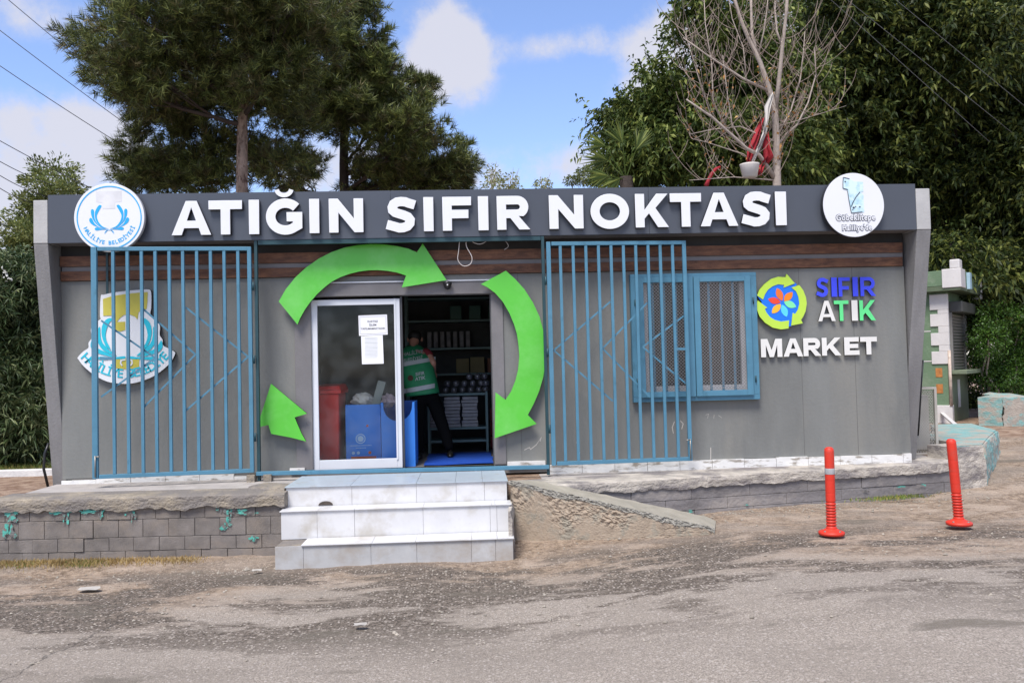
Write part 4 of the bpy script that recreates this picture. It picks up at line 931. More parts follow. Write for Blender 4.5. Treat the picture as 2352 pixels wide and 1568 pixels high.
# ================================================================ BOLLARDS
def bollard(px, py, top, zgr, label, tilt, tape):
    b = onZ(px, py, zgr); t = onY(*top, b[1]); h = t[2]-b[2]
    e = empty('bollard', label, 'bollard', (b[0], b[1], b[2]), 'red flexible bollards beside the plinth')
    r0 = .0455; ang = math.atan2(t[0]-b[0], h)
    def put(m_, nm, mt, sm=True):
        for i, v in enumerate(m_.v): x, y, z = v; m_.v[i] = (b[0]+x+z*math.tan(ang), b[1]+y, b[2]+z)
        return m_.build(nm, mt, e, sm)
    prof = [(.0, .018)]; prof = [(.052, .03)]
    for k in range(9): z = .045+k*.028; prof += [(r0+.003, z), (r0+.003, z+.014), (r0-.005, z+.018), (r0-.005, z+.024)]
    prof += [(r0, .30), (r0, .31)]
    for z in (.38, .50, .62): prof += [(r0, z-.012), (r0, z-.004), (r0-.001, z), (r0, z+.004), (r0, z+.012)]
    prof += [(r0, h-.05), (r0-.002, h-.02), (r0-.018, h-.003), (.01, h)]
    put(MB().lathe(prof, (0, 0, 0), 28), 'post', redM)
    put(MB().lathe([(.120, -.02), (.122, .006), (.108, .014), (.075, .024), (.056, .038), (.04, .042)], (0, 0, 0), 32), 'base', redM)
    for k in range(4): an = k*PI/2+.5; put(MB().lathe([(.012, .012), (.012, .022), (.006, .026)], (.096*math.cos(an), .096*math.sin(an), 0), 8), 'base_bolt', mat('worn_steel', (.25, .24, .22), .4))
    for (za, zb_) in tape: put(MB().lathe([(r0+.0015, h-zb_), (r0+.002, h-zb_+.002), (r0+.002, h-za-.002), (r0+.0015, h-za)], (0, 0, 0), 28), 'reflective_band', silverM)
    return e
bollard(1910, 1222, (1904, 1026), -.49, 'red bollard with a grey reflective band in front of the plinth, nearer the ramp', 0, [(.205, .262)])
bollard(2203, 1200, (2184, 1007), -.47, 'plain red bollard leaning left by the broken corner of the plinth', 0, [])

# ================================================================ SHOP INTERIOR
def wheelie_bin():
    x0 = onY(*c5(355, 1000), .5)[0]; x1 = onY(*c5(505, 1000), .5)[0]; zt = onY(*c5(430, 848), .5)[2]
    e = empty('wheelie_bin', 'tall red wheelie bin standing behind the glass of the sliding door', 'bin', ((x0+x1)/2, .6, 0))
    m_ = MB(); a_ = .03; m_.hexa([(x0+a_+.02,.42,.03),(x1-a_-.02,.42,.03),(x1-a_-.02,.85,.03),(x0+a_+.02,.85,.03),(x0+a_-.01,.36,zt-.12),(x1-a_,.36,zt-.12),(x1-a_,.95,zt-.12),(x0+a_-.01,.95,zt-.12)])
    m_.build('bin_body', binM, e, bevel=.02)
    MB().box(x0-.0, x1, .335, .97, zt-.118, zt-.07).build('bin_rim', binM, e, bevel=.012)
    MB().hexa([(x0,.34,zt-.068),(x1,.34,zt-.068),(x1,.96,zt-.068),(x0,.96,zt-.068),(x0+.03,.38,zt-.02),(x1-.03,.38,zt-.02),(x1-.03,.93,zt),(x0+.03,.93,zt)]).build('lid', binM, e, bevel=.01)
    for x in (x0+.03, x1-.03): MB().tube([(x-.02, .98, .1), (x+.02, .98, .1)], .1, 16).build('wheel', blackM, e, True)
wheelie_bin()
def board_box(xa, xb, y0, y1, z1, label, notch, printed):
    e = empty('collection_box', label, 'box', ((xa+xb)/2, (y0+y1)/2, 0), 'blue cardboard collection boxes inside the door')
    t = .012
    if notch: c = (xa+xb)/2; pts = [(xa,.0),(xb,0),(xb,z1)]+[(c+(xb-xa)*.44*math.cos(a_), z1-.23*math.sin(a_)**.8) for a_ in [k*PI/10 for k in range(11)]]+[(xa,z1)]
    else: pts = [(xa,0),(xb,0),(xb,z1),(xa,z1)]
    flat('front_board', [pts], y0, t, boxM, e)
    m_ = MB(); m_.box(xa, xa+t, y0+t+.001, y1, 0, z1); m_.box(xb-t, xb, y0+t+.001, y1, 0, z1); m_.build('side_board', boxM, e)
    MB().box(xa+t, xb-t, y1-t, y1, 0, z1).build('back_board', boxInM, e)
    if printed:
        c = xa+(xb-xa)*.42; y = y0-.0015
        flat('printed_emblem', [circ(c, .34, .062), circ(c, .34, .050)], y, .001, lightInk, e); flat('printed_emblem', [circ(c, .34, .038)], y, .001, lightInk, e)
        for z, w_ in ((.255, .26), (.225, .12)):
            m_ = MB(); x = c-w_/2
            while x < c+w_/2: l = random.uniform(.008, .016); m_.box(x, x+l, y, y+.001, z-.004, z+.005); x += l+.005
            m_.build('printed_line', lightInk, e)
        MB().box(xa+.06, xb-.06, y, y+.001, .05, .12).build('orange_strip', orangeM, e)
        for x, mt in ((xa+.09, lightInk), (c-.03, lightInk), (xb-.14, orangeM)): flat('printed_icon', [circ(x, .165, .02, 12)], y, .001, mt, e)
        flat('printed_icon', [circ(xa+(xb-xa)*.62, .50, .015, 8)], y, .001, orangeM, e)
    return e
Yb = .42
xa = onY(*c5(518, 1100), Yb)[0]; xb = onY(*c5(703, 1100), Yb)[0]; zt = onY(*c5(600, 956), Yb)[2]
board_box(xa, xb, Yb, .80, zt, 'flat fronted blue box with white print, left of the two blue boxes behind the glass', False, True)
xc = onY(*c5(884, 1100), .20)[0]; xa2 = onY(*c5(706, 1100), .20)[0]
board_box(xa2, xc, .20, .75, onY(*c5(850, 942), .2)[2], 'blue box with a scooped front edge half way out of the glass door panel', True, False)
def crumple(cx, cy, cz, rx, ry, rz, material, name, label, cat, seed):
    V = []; F = []; nu, nv = 22, 12
    for j in range(nv+1):
        ph = PI*j/nv
        for i in range(nu):
            th = 2*PI*i/nu; d = Vector((math.sin(ph)*math.cos(th), math.sin(ph)*math.sin(th), math.cos(ph))); f = 1+.35*noise.noise(d*2.2+Vector((seed, 0, 0)))+.15*noise.noise(d*6+Vector((seed, 0, 0)))
            V.append((cx+d.x*rx*f, cy+d.y*ry*f, cz+d.z*rz*f))
    for j in range(nv):
        for i in range(nu): a_ = j*nu+i; b_ = j*nu+(i+1) % nu; F.append((a_, a_+nu, b_+nu, b_))
    me = bpy.data.meshes.new(name); me.from_pydata(V, [], F); me.update(); o = link(name, me, material); tag(o, label, cat); return o
q = onY(*c5(605, 925), .6); crumple(q[0], .62, q[2]-.02, .14, .13, .09, whCloth, 'plastic_bag', 'crumpled white bag in the top of the printed blue box', 'bag', 3)
q = onY(*c5(745, 925), .5); crumple(q[0], .5, q[2]-.02, .09, .12, .08, mat('pinkish_plastic', (.5, .38, .40), .5), 'plastic_bag', 'pinkish crumpled bag in the scooped blue box', 'bag', 9)
q0 = onY(*c5(665, 950), .55); q1 = onY(*c5(710, 832), .55); o = MB().bar(tuple(q0-np.array([0, 0, .1])), tuple(q1), .10, .012).build('mirror_board', mat('grey_glassy_board', (.22, .25, .24), .2), None); tag(o, 'thin grey board leaning out of the blue boxes', 'board')
# notices on the door glass
def notice(cf, corners, label, lines):
    y = .0275; e = empty('paper_notice', label, 'notice', tuple(onY(*cf(*corners[2]), y)), 'papers taped to the door glass')
    flat('sheet', [trace(corners, cf, y)], y, .001, paperM, e)
    for (x, yy, body, sz) in lines:
        p_ = onY(*cf(x, yy), y); text('printed_words', body, sz, None, inkM, e, bold=.0003, depth=.001, y=y-.0012, x=p_[0], z=p_[2], sx=.95)
    return e
cN = crop(760, 700, 6.0308)
n1 = notice(cN, [(820,535),(1250,518),(1262,820),(830,840)], 'upper wide paper notice with three printed lines on the door glass', [(1035, 637, 'KARTSIZ', .034), (1035, 690, 'İŞLEM', .034), (1040, 745, 'YAPILMAMAKTADIR', .034)])
q = trace([(840,558),(1232,543),(1238,800),(848,815)], cN, .026)
for a_, b_ in zip(q, q[1:]+q[:1]): MB().bar((a_[0], .0262, a_[1]), (b_[0], .0262, b_[1]), .002, .0008).build('printed_border', inkM, n1)
n2 = notice(cN, [(860,845),(1186,828),(1202,1258),(875,1268)], 'lower narrow paper price list hanging below the wider notice', [])
m_ = MB()
for k in range(16):
    yy = 868+k*20; a_ = onY(*cN(915, yy), .026); b_ = onY(*cN(1110, yy-4), .026); m_.bar((a_[0], .0262, a_[2]), (b_[0], .0262, b_[2]), .0025 if k % 4 else .004, .0008)
m_.build('printed_lines', mat('grey_ink', (.4, .44, .38), .8), n2)
# floor sheet
V = []; F = []; nx_, ny_ = 30, 24
for j in range(ny_+1):
    for i in range(nx_+1):
        x = -.60+i/nx_*.86; y = .15+j/ny_*1.45; V.append((x+.03*noise.noise(Vector((0, y*3, 1))), y, .012+.014*abs(noise.noise(Vector((x*2, y*9, 0))))))
for j in range(ny_):
    for i in range(nx_): a_ = j*(nx_+1)+i; F.append((a_, a_+1, a_+nx_+2, a_+nx_+1))
me = bpy.data.meshes.new('floor_sheet'); me.from_pydata(V, [], F); me.update(); tag(link('floor_sheet', me, bsheetM, None, True), 'creased blue plastic sheet on the shop floor in the doorway', 'sheet')
# shelf unit with goods
def shelf_unit(x0, x1, y0, y1, levels, h, label, name='shelf_unit'):
    e = empty(name, label, 'shelf', ((x0+x1)/2, y0, 0))
    for x in (x0, x1-.03):
        for y in (y0, y1-.03): MB().box(x, x+.03, y, y+.03, 0, h).build('upright', shelfM, e)
    for z in levels: MB().box(x0+.031, x1-.031, y0+.002, y1, z-.03, z).build('shelf_board', shelfM, e)
    return e
sx0, sx1 = -.62, .235
shelf_unit(sx0, sx1, 1.72, 2.1, [.18, .36, .84], .86, 'low grey green metal shelf of paper stacks behind the worker')
MB_ = None
k = 0
for xx in (-.27, -.02):
    for lv in range(9):
        z = .362+lv*.048; o = MB().box(xx-.11+random.uniform(-.01, .01), xx+.11+random.uniform(-.01, .01), 1.75, 2.03, z, z+.043).build('paper_ream', goodsM, None, bevel=.008)
        tag(o, ('left' if xx < -.2 else 'right')+' stack on the low shelf, grey bundle %s from the bottom' % ('lowest', 'second', 'third', 'fourth', 'fifth', 'sixth', 'seventh', 'eighth', 'topmost')[lv].replace('lowest', 'first'), 'paper bundle', 'grey bundles stacked on the low shelf')
for xx in (-.50,):
    for lv in range(6):
        z = .362+lv*.05; o = MB().box(xx-.09, xx+.09, 1.76, 2.0, z, z+.044).build('paper_ream', clothGrey, None, bevel=.008); tag(o, 'dark grey bundle beside the worker knee on the low shelf, layer %s up' % ('one', 'two', 'three', 'four', 'five', 'six')[lv], 'paper bundle', 'grey bundles stacked on the low shelf')
pot = 0
for r_, (zz, xs_) in enumerate(((.842, [-.36, -.24, -.12, 0, .12, .21]), (.935, [-.33, -.21, -.09, .03, .15, .22]), (1.03, [-.02, .1, .2]))):
    for xx in xs_:
        o = MB().lathe([(.030, 0), (.042, .012), (.047, .04), (.045, .072), (.03, .083), (.012, .088)], (xx, 1.82+r_*.01, zz), 14).build('glass_jar', cupM, None, True)
        tag(o, 'dark glass jar on the low shelf, %s row, %s from the left' % (('bottom', 'middle', 'top')[r_], ('first', 'second', 'third', 'fourth', 'fifth', 'sixth')[xs_.index(xx)]), 'jar', 'dark jars lined up on the shelf')
ws = shelf_unit(-1.0, 1.15, 2.8, 3.18, [1.12, 1.52, 1.95, 2.3], 2.42, 'tall dark shelf of goods along the back wall of the shop')
it = 0
names = [('rack of hanging bottles', -.62, -.1, 1.53, .26), ]
for i in range(7):
    x = -.66+i*.1; o = MB().box(x, x+.065, 2.85, 2.95, 1.525, 1.525+.25).build('bottle_pack', clothGrey, None, bevel=.01); tag(o, 'pale upright pack on the second highest shelf, %s from the left' % ('first', 'second', 'third', 'fourth', 'fifth', 'sixth', 'seventh')[i], 'pack', 'upright packs on the back shelf')
for i, (x, wd, hh, mt) in enumerate(((-.22, .2, .22, mat('kraft_board', (.24, .20, .10), .8)), (0, .22, .24, mat('kraft_board', (.24, .20, .10), .8)), (.27, .16, .22, mat('brown_board', (.22, .10, .06), .8)))):
    o = MB().box(x, x+wd, 2.82, 3.05, 1.125, 1.125+hh).build('carton', mt, None, bevel=.006); tag(o, ('left olive carton', 'middle olive carton', 'reddish brown carton')[i]+' on the back shelf above the jars', 'carton', 'cartons on the back shelf')
for i in range(3):
    o = MB().box(.5+i*.22, .66+i*.22, 2.85, 3.0, 1.125, 1.26).build('goods_box', clothGrey, None, bevel=.006); tag(o, 'small grey box on the back shelf right of the cartons, %s of three' % ('first', 'second', 'third')[i], 'box', 'small boxes on the back shelf')
for i in range(5):
    o = MB().box(-.3+i*.3, -.12+i*.3, 2.85, 3.0, 1.955, 2.17).build('green_crate', mat('dark_green_plastic', (.03, .10, .07), .5), None, bevel=.006); tag(o, 'dark green crate on the highest back shelf, %s from the left' % ('first', 'second', 'third', 'fourth', 'fifth')[i], 'crate', 'green crates on the highest shelf')
# red drinks stack by the right edge of the doorway
for i in range(3):
    o = MB().box(.27, .5, 1.9, 2.15, .02+i*.2, .2+i*.2).build('red_crate', maroonM, None, bevel=.01); tag(o, ('lowest', 'middle', 'top')[i]+' red crate beside the low shelf at the right door edge', 'crate', 'red crates beside the shelf')

# ---------------------------------------------------------------- person
def skinned(name, verts, edges, rad, material, parent, sub=2, root=0):
    me = bpy.data.meshes.new(name); me.from_pydata(verts, edges, []); me.update(); o = link(name, me, material, parent)
    o.modifiers.new('skin', 'SKIN').use_smooth_shade = True
    for i, r_ in enumerate(rad): me.skin_vertices[0].data[i].radius = (r_, r_) if not isinstance(r_, tuple) else r_
    me.skin_vertices[0].data[root].use_root = True
    s = o.modifiers.new('sub', 'SUBSURF'); s.levels = s.render_levels = sub; return o
def person():
    Y = 1.0
    e = empty('person', 'worker in a green vest and black trousers leaning over with back to the door', 'person', (-.5, Y, 0))
    def q(x, y, yy): p_ = onY(*c5(x, y), yy); return (float(p_[0]), yy, float(p_[2]))
    hip = q(935, 905, 1.12); lh = q(905, 915, 1.12); rh = q(972, 905, 1.12)
    lk = q(902, 1075, 1.10); la = q(908, 1220, 1.06); rk = q(1028, 1060, 1.12); ra = q(1072, 1200, 1.12)
    w_ = q(925, 850, 1.14); ch = q(900, 740, 1.22); nk = q(874, 645, 1.44); hd = q(884, 606, 1.56)
    ls = q(798, 690, 1.34); rsh = q(945, 672, 1.33); re = q(982, 735, 1.16); rh_ = q(985, 790, 1.42); le = q(800, 760, 1.3); lhn = q(795, 810, 1.5)
    body = [hip, w_, ch, nk, hd, lh, lk, la, rh, rk, ra, ls, le, lhn, rsh, re, rh_]
    ed = [(0,1),(1,2),(2,3),(3,4),(0,5),(5,6),(6,7),(0,8),(8,9),(9,10),(2,11),(11,12),(12,13),(2,14),(14,15),(15,16)]
    rad = [.12,.115,.13,.055,.085,.08,.052,.038,.08,.052,.038,.055,.038,.028,.055,.043,.028]
    skinned('body', body, ed, rad, skinM, e)
    V = Vector
    # black trousers
    skinned('trousers', [hip, lh, lk, la, rh, rk, ra, q(932, 880, 1.13)], [(0,1),(1,2),(2,3),(0,4),(4,5),(5,6),(0,7)], [.165,.122,.088,.068,.122,.088,.068,.15], trouM, e)
    for a_, f in ((la, (905, 1248)), (ra, (1075, 1236))):
        fx_ = float(onZ(*c5(*f), 0)[0]); b_ = MB(); y0 = a_[1]
        pr = [(-.045, .10, .0), (.045, .10, .0), (.05, -.03, 0), (.042, -.17, 0), (-.042, -.17, 0), (-.05, -.03, 0)]
        V0 = [(a_[0]+x, y0-.02-y*-1+0, .0) for x, y, z in pr]; V1 = [(a_[0]+x*.9, y0-.02+y*.95, .055) for x, y, z in pr]; V2 = [(a_[0]+x*.6, y0-.01+y*.4, .10) for x, y, z in pr]
        n = 6; b_.v = V0+V1+V2; b_.f = [tuple(range(6))[::-1], tuple(range(12, 18))]+[(i+l*n, (i+1) % n+l*n, (i+1) % n+(l+1)*n, i+(l+1)*n) for l in range(2) for i in range(n)]; b_.mi = [0]*len(b_.f)
        o = b_.build('shoe', shoeM, e, True); s = o.modifiers.new('s', 'SUBSURF'); s.levels = s.render_levels = 2
    # maroon sleeve, right arm in view
    def lerp(a_, b_, t): return tuple(a_[i]+(b_[i]-a_[i])*t for i in range(3))
    skinned('sleeve', [lerp(ch, rsh, .6), rsh, lerp(rsh, re, .55)], [(0,1),(1,2)], [.08,.075,.062], maroonM, e)
    skinned('sleeve', [lerp(ch, ls, .6), ls, lerp(ls, le, .55)], [(0,1),(1,2)], [.08,.075,.062], maroonM, e)
    # vest: elliptical loft from hem to shoulders
    lofts = [(q(925, 903, 1.13), .228, .165), (q(922, 880, 1.13), .226, .165), (q(912, 830, 1.15), .224, .162), (q(900, 780, 1.19), .222, .162), (q(888, 730, 1.25), .220, .160), (q(878, 690, 1.33), .205, .150), (q(872, 658, 1.41), .150, .115), (q(870, 640, 1.46), .07, .07)]
    Vv = []; n = 32
    tx = Vector((1, 0, .10)).normalized()
    for (c, rx, ry) in lofts:
        for k in range(n):
            a_ = 2*PI*k/n; wr = 1+.03*noise.noise(Vector((math.cos(a_)*3, math.sin(a_)*3, c[2]*6))); ex = math.copysign(abs(math.cos(a_))**.8, math.cos(a_))
            Vv.append((c[0]+tx.x*ex*rx*wr, c[1]+math.sin(a_)*ry*wr, c[2]+tx.z*ex*rx*wr))
    Fv = [(i*n+k, i*n+(k+1) % n, (i+1)*n+(k+1) % n, (i+1)*n+k) for i in range(len(lofts)-1) for k in range(n)]
    me = bpy.data.meshes.new('vest'); me.from_pydata(Vv, [], Fv); me.update(); vest = link('vest', me, vestM, e, True)
    s = vest.modifiers.new('s', 'SUBSURF'); s.levels = s.render_levels = 1; so = vest.modifiers.new('so', 'SOLIDIFY'); so.thickness = .006
    def surf(x, z_):      # a point on the back of the vest
        for (c0, rx0, ry0), (c1_, rx1, ry1) in zip(lofts, lofts[1:]):
            zz0 = c0[2]+(x-c0[0])*.10; zz1 = c1_[2]+(x-c1_[0])*.10
            if zz0 <= z_ <= zz1 or c0 is lofts[-2][0]:
                t = max(0, min(1, (z_-zz0)/(zz1-zz0))); cx_ = c0[0]+(c1_[0]-c0[0])*t; cy_ = c0[1]+(c1_[1]-c0[1])*t; rx = rx0+(rx1-rx0)*t; ry = ry0+(ry1-ry0)*t
                u = max(-.98, min(.98, (x-cx_)/rx)); cc = abs(u)**(1/.8); return cy_-ry*math.sqrt(max(0, 1-cc*cc))*1.02
        return lofts[0][0][1]-.15
    for (y0_, y1_) in ((716, 738), (858, 882)):
        Vb = []; nb = 26
        for kk, yy in ((0, y1_), (1, y0_)):
            for i in range(nb+1):
                u = -1+2*i/nb; a_ = q(905, yy, 1.0); x = a_[0]+u*.212; z_ = onY(*c5(915, yy), 1.05)[2]+u*.212*.16
                Vb.append((x, surf(x, z_)-.006, z_))
        me = bpy.data.meshes.new('b'); me.from_pydata(Vb, [], [(i, i+1, nb+2+i, nb+1+i) for i in range(nb)]); me.update(); link('reflective_band', me, tapeM, vest, True)
    def words(body, x, yy, sz, tilt=.14, mt=tapeM):
        c_ = onY(*c5(x, yy), 1.05)
        def pl(a_, b_, c): X = c_[0]+a_*.95; Z = c_[2]+b_+a_*tilt; return (X, surf(X, Z)-.010-c, Z)
        text('vest_words', body, sz, pl, mt, vest, bold=.001, depth=.001)
    words('HALİLİYE', 868, 690, .068); words('BELEDİYESİ', 866, 722, .058)
    words('SIFIR', 912, 800, .062); words('ATIK', 914, 825, .065)
    c_ = onY(*c5(862, 815), 1.05)
    V_ = [(c_[0]+.038*math.cos(k*PI/9), surf(c_[0]+.038*math.cos(k*PI/9), c_[2]+.038*math.sin(k*PI/9))-.011, c_[2]+.038*math.sin(k*PI/9)) for k in range(18)]
    me = bpy.data.meshes.new('b'); me.from_pydata(V_, [], [tuple(range(18))]); me.update(); link('vest_emblem', me, mat('dark_red_print', (.08, .03, .02), .7), vest)
    # head: hair cap, ears
    m_ = MB(); m_.lathe([(.03, -.06), (.075, -.045), (.093, 0), (.09, .05), (.06, .088), (.01, .1)], (hd[0], hd[1]-.005, hd[2]+.012), 20); m_.build('hair', hairM, e, True)
    for s_ in (-1, 1): m_ = MB(); m_.lathe([(.004, -.03), (.014, -.02), (.017, .01), (.010, .028), (.002, .03)], (hd[0]+s_*.094, hd[1]+.02, hd[2]-.015), 10); m_.build('ear', skinM, e, True)
    # hands: palm with five fingers, the right one reaching to the shelf
    for hnd, s_ in ((rh_, 1), (lhn, -1)):
        h = Vector(hnd); d = Vector((0, 1, -.15)).normalized(); u = Vector((1, 0, 0))
        vs = [tuple(h), tuple(h+d*.05), tuple(h+d*.085)]; ee = [(0, 1), (1, 2)]; rd = [.027, (.038), (.03)]
        skinned('palm', vs, ee, rd, skinM, e)
        for k, ln in enumerate((.062, .072, .068, .052)):
            o_ = h+d*.085+u*((k-1.5)*.02*s_); p1_ = o_+d*ln*.5+Vector((0, 0, -.012)); p2_ = p1_+d*ln*.45+Vector((0, 0, -.03)); skinned('finger', [tuple(o_), tuple(p1_), tuple(p2_)], [(0, 1), (1, 2)], [.0095, .009, .0075], skinM, e, 1)
        o_ = h+d*.03-u*(.035*s_); skinned('thumb', [tuple(o_), tuple(o_+d*.03-u*(.02*s_)), tuple(o_+d*.06-u*(.022*s_)+Vector((0, 0, -.015)))], [(0, 1), (1, 2)], [.012, .011, .009], skinM, e, 1)
person()

# ================================================================ RIGHT SIDE: AIR CONDITIONER CAGE, KIOSK, WALL STUMP
def ac_cage():
    z0 = -.112; x0, x1 = 5.70, 6.235; y0, y1 = .74, 1.25; z1 = .76
    e = empty('air_conditioner', 'beige air conditioner unit in a perforated cage beside the right fin', 'air conditioner', (5.95, 1.1, z0))
    MB().box(x0+.05, x1-.07, y0+.08, y1-.05, z0+.06, z1-.08).build('unit_body', mat('cream_metal', (.50, .48, .44), .5), e, bevel=.01)
    m_ = MB(); m_.box(x1-.035, x1, y0, y0+.03, z0, z1); m_.box(x0, x0+.03, y0, y0+.03, z0, z1); m_.box(x1-.03, x1, y1-.03, y1, z0, z1)
    m_.box(x0, x1, y0, y0+.03, z1, z1+.03); m_.box(x0, x1, y0, y0+.03, z0-.001, z0+.03); m_.box(x0, x1, y1-.03, y1, z1, z1+.03); m_.box(x1-.03, x1, y0+.03, y1-.03, z1, z1+.03)
    m_.build('cage_frame', cageM, e, bevel=.003)
    def mesh_plane(u0, u1, fixed, axis):
        mm = MB(); ch = .022; cw = .035; rows = int((z1-z0)/ch); n = int((u1-u0)/cw*2)
        for r_ in range(rows):
            for k in range(n):
                a_ = u0+k*cw/2; b_ = a_+cw/2; s = 1 if (k+r_) % 2 else -1; zc = z0+ch*(r_+.5); Z0, Z1 = zc-s*ch/2, zc+s*ch/2; th = .0058
                if axis == 'x': mm.add([(a_, fixed, Z0-th), (b_, fixed, Z1-th), (b_, fixed, Z1+th), (a_, fixed, Z0+th)], [(0,1,2,3)])
                else: mm.add([(fixed, a_, Z0-th), (fixed, b_, Z1-th), (fixed, b_, Z1+th), (fixed, a_, Z0+th)], [(0,1,2,3)])
        mm.build('expanded_metal', cageM, e)
    mesh_plane(x0+.03, x1-.035, y0+.012, 'x'); mesh_plane(y0+.03, y1-.03, x1-.012, 'y')
    # curled lead from under the fin
    pts = [onY(*c7(948, 720), .7), onY(*c7(938, 860), .7), onY(*c7(930, 1000), .72), onY(*c7(922, 1120), .74)]
    MB().tube(pts, .012, 6).build('power_lead', blackM, e, True)
ac_cage()
def kiosk():
    zb = -.12; c = onZ(*crop(2280, 640, 3.407)(335, 1425), zb); f = onZ(*crop(2280, 640, 3.407)(487, 1375), zb)
    u = Vector((f[0]-c[0], f[1]-c[1], 0)); Ls = u.length; u.normalize(); v = Vector((-u.y, u.x, 0)); C0 = Vector((c[0], c[1], zb))
    e = empty('kiosk', 'small green kiosk with white quoins and a closed roller shutter behind the market hut', 'kiosk', tuple(C0))
    def P(a_, b_, z): q = C0+u*a_+v*b_; return (q.x, q.y, zb+z)
    def bx(a0, a1, b0, b1, z0, z1): return MB().hexa([P(a0,b0,z0),P(a1,b0,z0),P(a1,b1,z0),P(a0,b1,z0),P(a0,b0,z1),P(a1,b0,z1),P(a1,b1,z1),P(a0,b1,z1)])
    H = 2.62; Wf = 2.9
    k = Ls/2.9
    bx(0, Ls, 0, Wf, -.1, .95).build('lower_wall', kgreen2, e); bx(.0, Ls, .012, Wf, .952, H).build('upper_wall', kgreen, e)
    m_ = bx(-.012, -.001, 0.02, Wf, .0, 2.5); m_.build('front_panel', kgreen, e)
    for z in (1.23, 1.83): bx(-.018, -.0125, .3, Wf, z, z+.02).build('string_course', kwhite, e)
    m_ = MB()
    z = H-.05
    for i, (hh, wd) in enumerate(((.31, .30), (.08, .16), (.25, .30), (.13, .16), (.25, .30), (.12, .16), (.25, .30))):
        m2_ = bx(-.035, .05+.0*i, -.03, wd, z-hh, z-.002); n0 = len(m_.v); m_.v += m2_.v; m_.f += [tuple(q+n0 for q in fc) for fc in m2_.f]; m_.mi += m2_.mi; z -= hh
    m_.build('quoins', kwhite, e, bevel=.006)
    bx(-.04, .12, -.04, .26, .0, .36).build('base_block', kwhite, e, bevel=.01)
    for (z0, z1) in ((.60, .78), (.92, 1.1)): bx(-.02, -.013, .12, .24, z0, z1).build('exposed_brick', rustM, e)
    MB().tube([P(-.03, -.02, .35), P(-.03, -.02, 1.45)], .03, 8).build('drain_pipe', pipeM, e, True)
    # far quoin
    bx(Ls-.3, Ls+.02, -.03, .1, 1.45, 2.2).build('quoins', kwhite, e, bevel=.006)
    # shutter on the side face (v = 0 side, facing -v)
    s0, s1 = Ls*.10, Ls*.78; m_ = MB(); zz = 1.07
    while zz < 2.15:
        m2_ = MB().hexa([P(s0,-.03,zz),P(s1,-.03,zz),P(s1,0.0,zz),P(s0,0.0,zz),P(s0,-.05,zz+.045),P(s1,-.05,zz+.045),P(s1,0.0,zz+.045),P(s0,0.0,zz+.045)]); n0 = len(m_.v); m_.v += m2_.v; m_.f += [tuple(q+n0 for q in fc) for fc in m2_.f]; m_.mi += m2_.mi; zz += .062
    sh = m_.build('roller_shutter', shutM, e)
    for s_ in (s0-.06, s1): bx(s_, s_+.06, -.06, -.001, 1.05, 2.2).build('shutter_rail', shutM, e)
    bx(s0-.06, s1+.1, -.26, -.001, 2.2, 2.42).build('shutter_box', mat('dark_grey_metal', (.07, .07, .065), .5), e, bevel=.02)
    bx(s0-.1, s1+.25, -.30, -.001, .97, 1.05).build('counter', kgreen2, e, bevel=.01)
    bx(Ls*.4, Ls*.52, -.012, -.001, .28, .85).build('white_board', kwhite, e, bevel=.02)
    # overhanging roof with parapet and broken white corner blocks
    bx(-.22, Ls+.12, -.30, Wf+.2, H, H+.09).build('roof_slab', mat('green_soffit', (.10, .13, .08), .8), e)
    pr = bx(-.22, Ls+.13, -.30, Wf+.2, H+.092, H+.40); pr.build('parapet', kgreen, e, bevel=.01)
    bx(-.24, .22, -.32, .02, H+.05, H+.42).build('corner_block', kwhite, e, bevel=.012)
    bx(-.22, .05, -.30, -.12, H+.421, H+.60).build('corner_block', kwhite, e, bevel=.02)
    b_ = bx(Ls*.24, Ls*.34, -.36, -.25, H+.05, H+.38); b_.build('tilted_slab', mat('pale_blue_panel', (.35, .5, .6), .6), e)
    bx(Ls+.09, Ls+.15, -.33, -.1, H-.08, H+.38).build('end_trim', kwhite, e, bevel=.01)
kiosk()
def stump():
    a_ = onZ(*crop(2280, 640, 3.407)(640, 1390), -.13); b_ = onZ(*crop(2280, 640, 3.407)(775, 1455), -.13); d_ = onZ(*crop(2280, 640, 3.407)(872, 1425), -.13); z = .27
    e = empty('wall_stump', 'short broken wall end with turquoise paint beside the hedge', 'wall', tuple(a_))
    rough_slab('wall_face', (a_[0]-.1, a_[1]), (b_[0], b_[1]), -.3, .42, .5, .09, mat('bare_stone_paint', (.34, .30, .26), .9, .2, 6, .6, 30, col2=(.20, .37, .36), thr=.54, width=.05, scale2=4), e, .05, .9, 13)
    rough_slab('wall_return', (b_[0], b_[1]), (d_[0], d_[1]), -.3, .42, .4, .06, capCyM, e, .08, .9, 15)
stump()
q0 = onZ(*c7(1040, 1030), -.05); q1 = onZ(*c7(1175, 1108), -.05)
o = MB().bar((q0[0], q0[1], .10), (q1[0], q1[1], -.06), .07, .03, (0, 0, 1)).build('white_plank', kwhite, None, bevel=.004); tag(o, 'white metal bar lying slanted behind the air conditioner cage', 'bar')

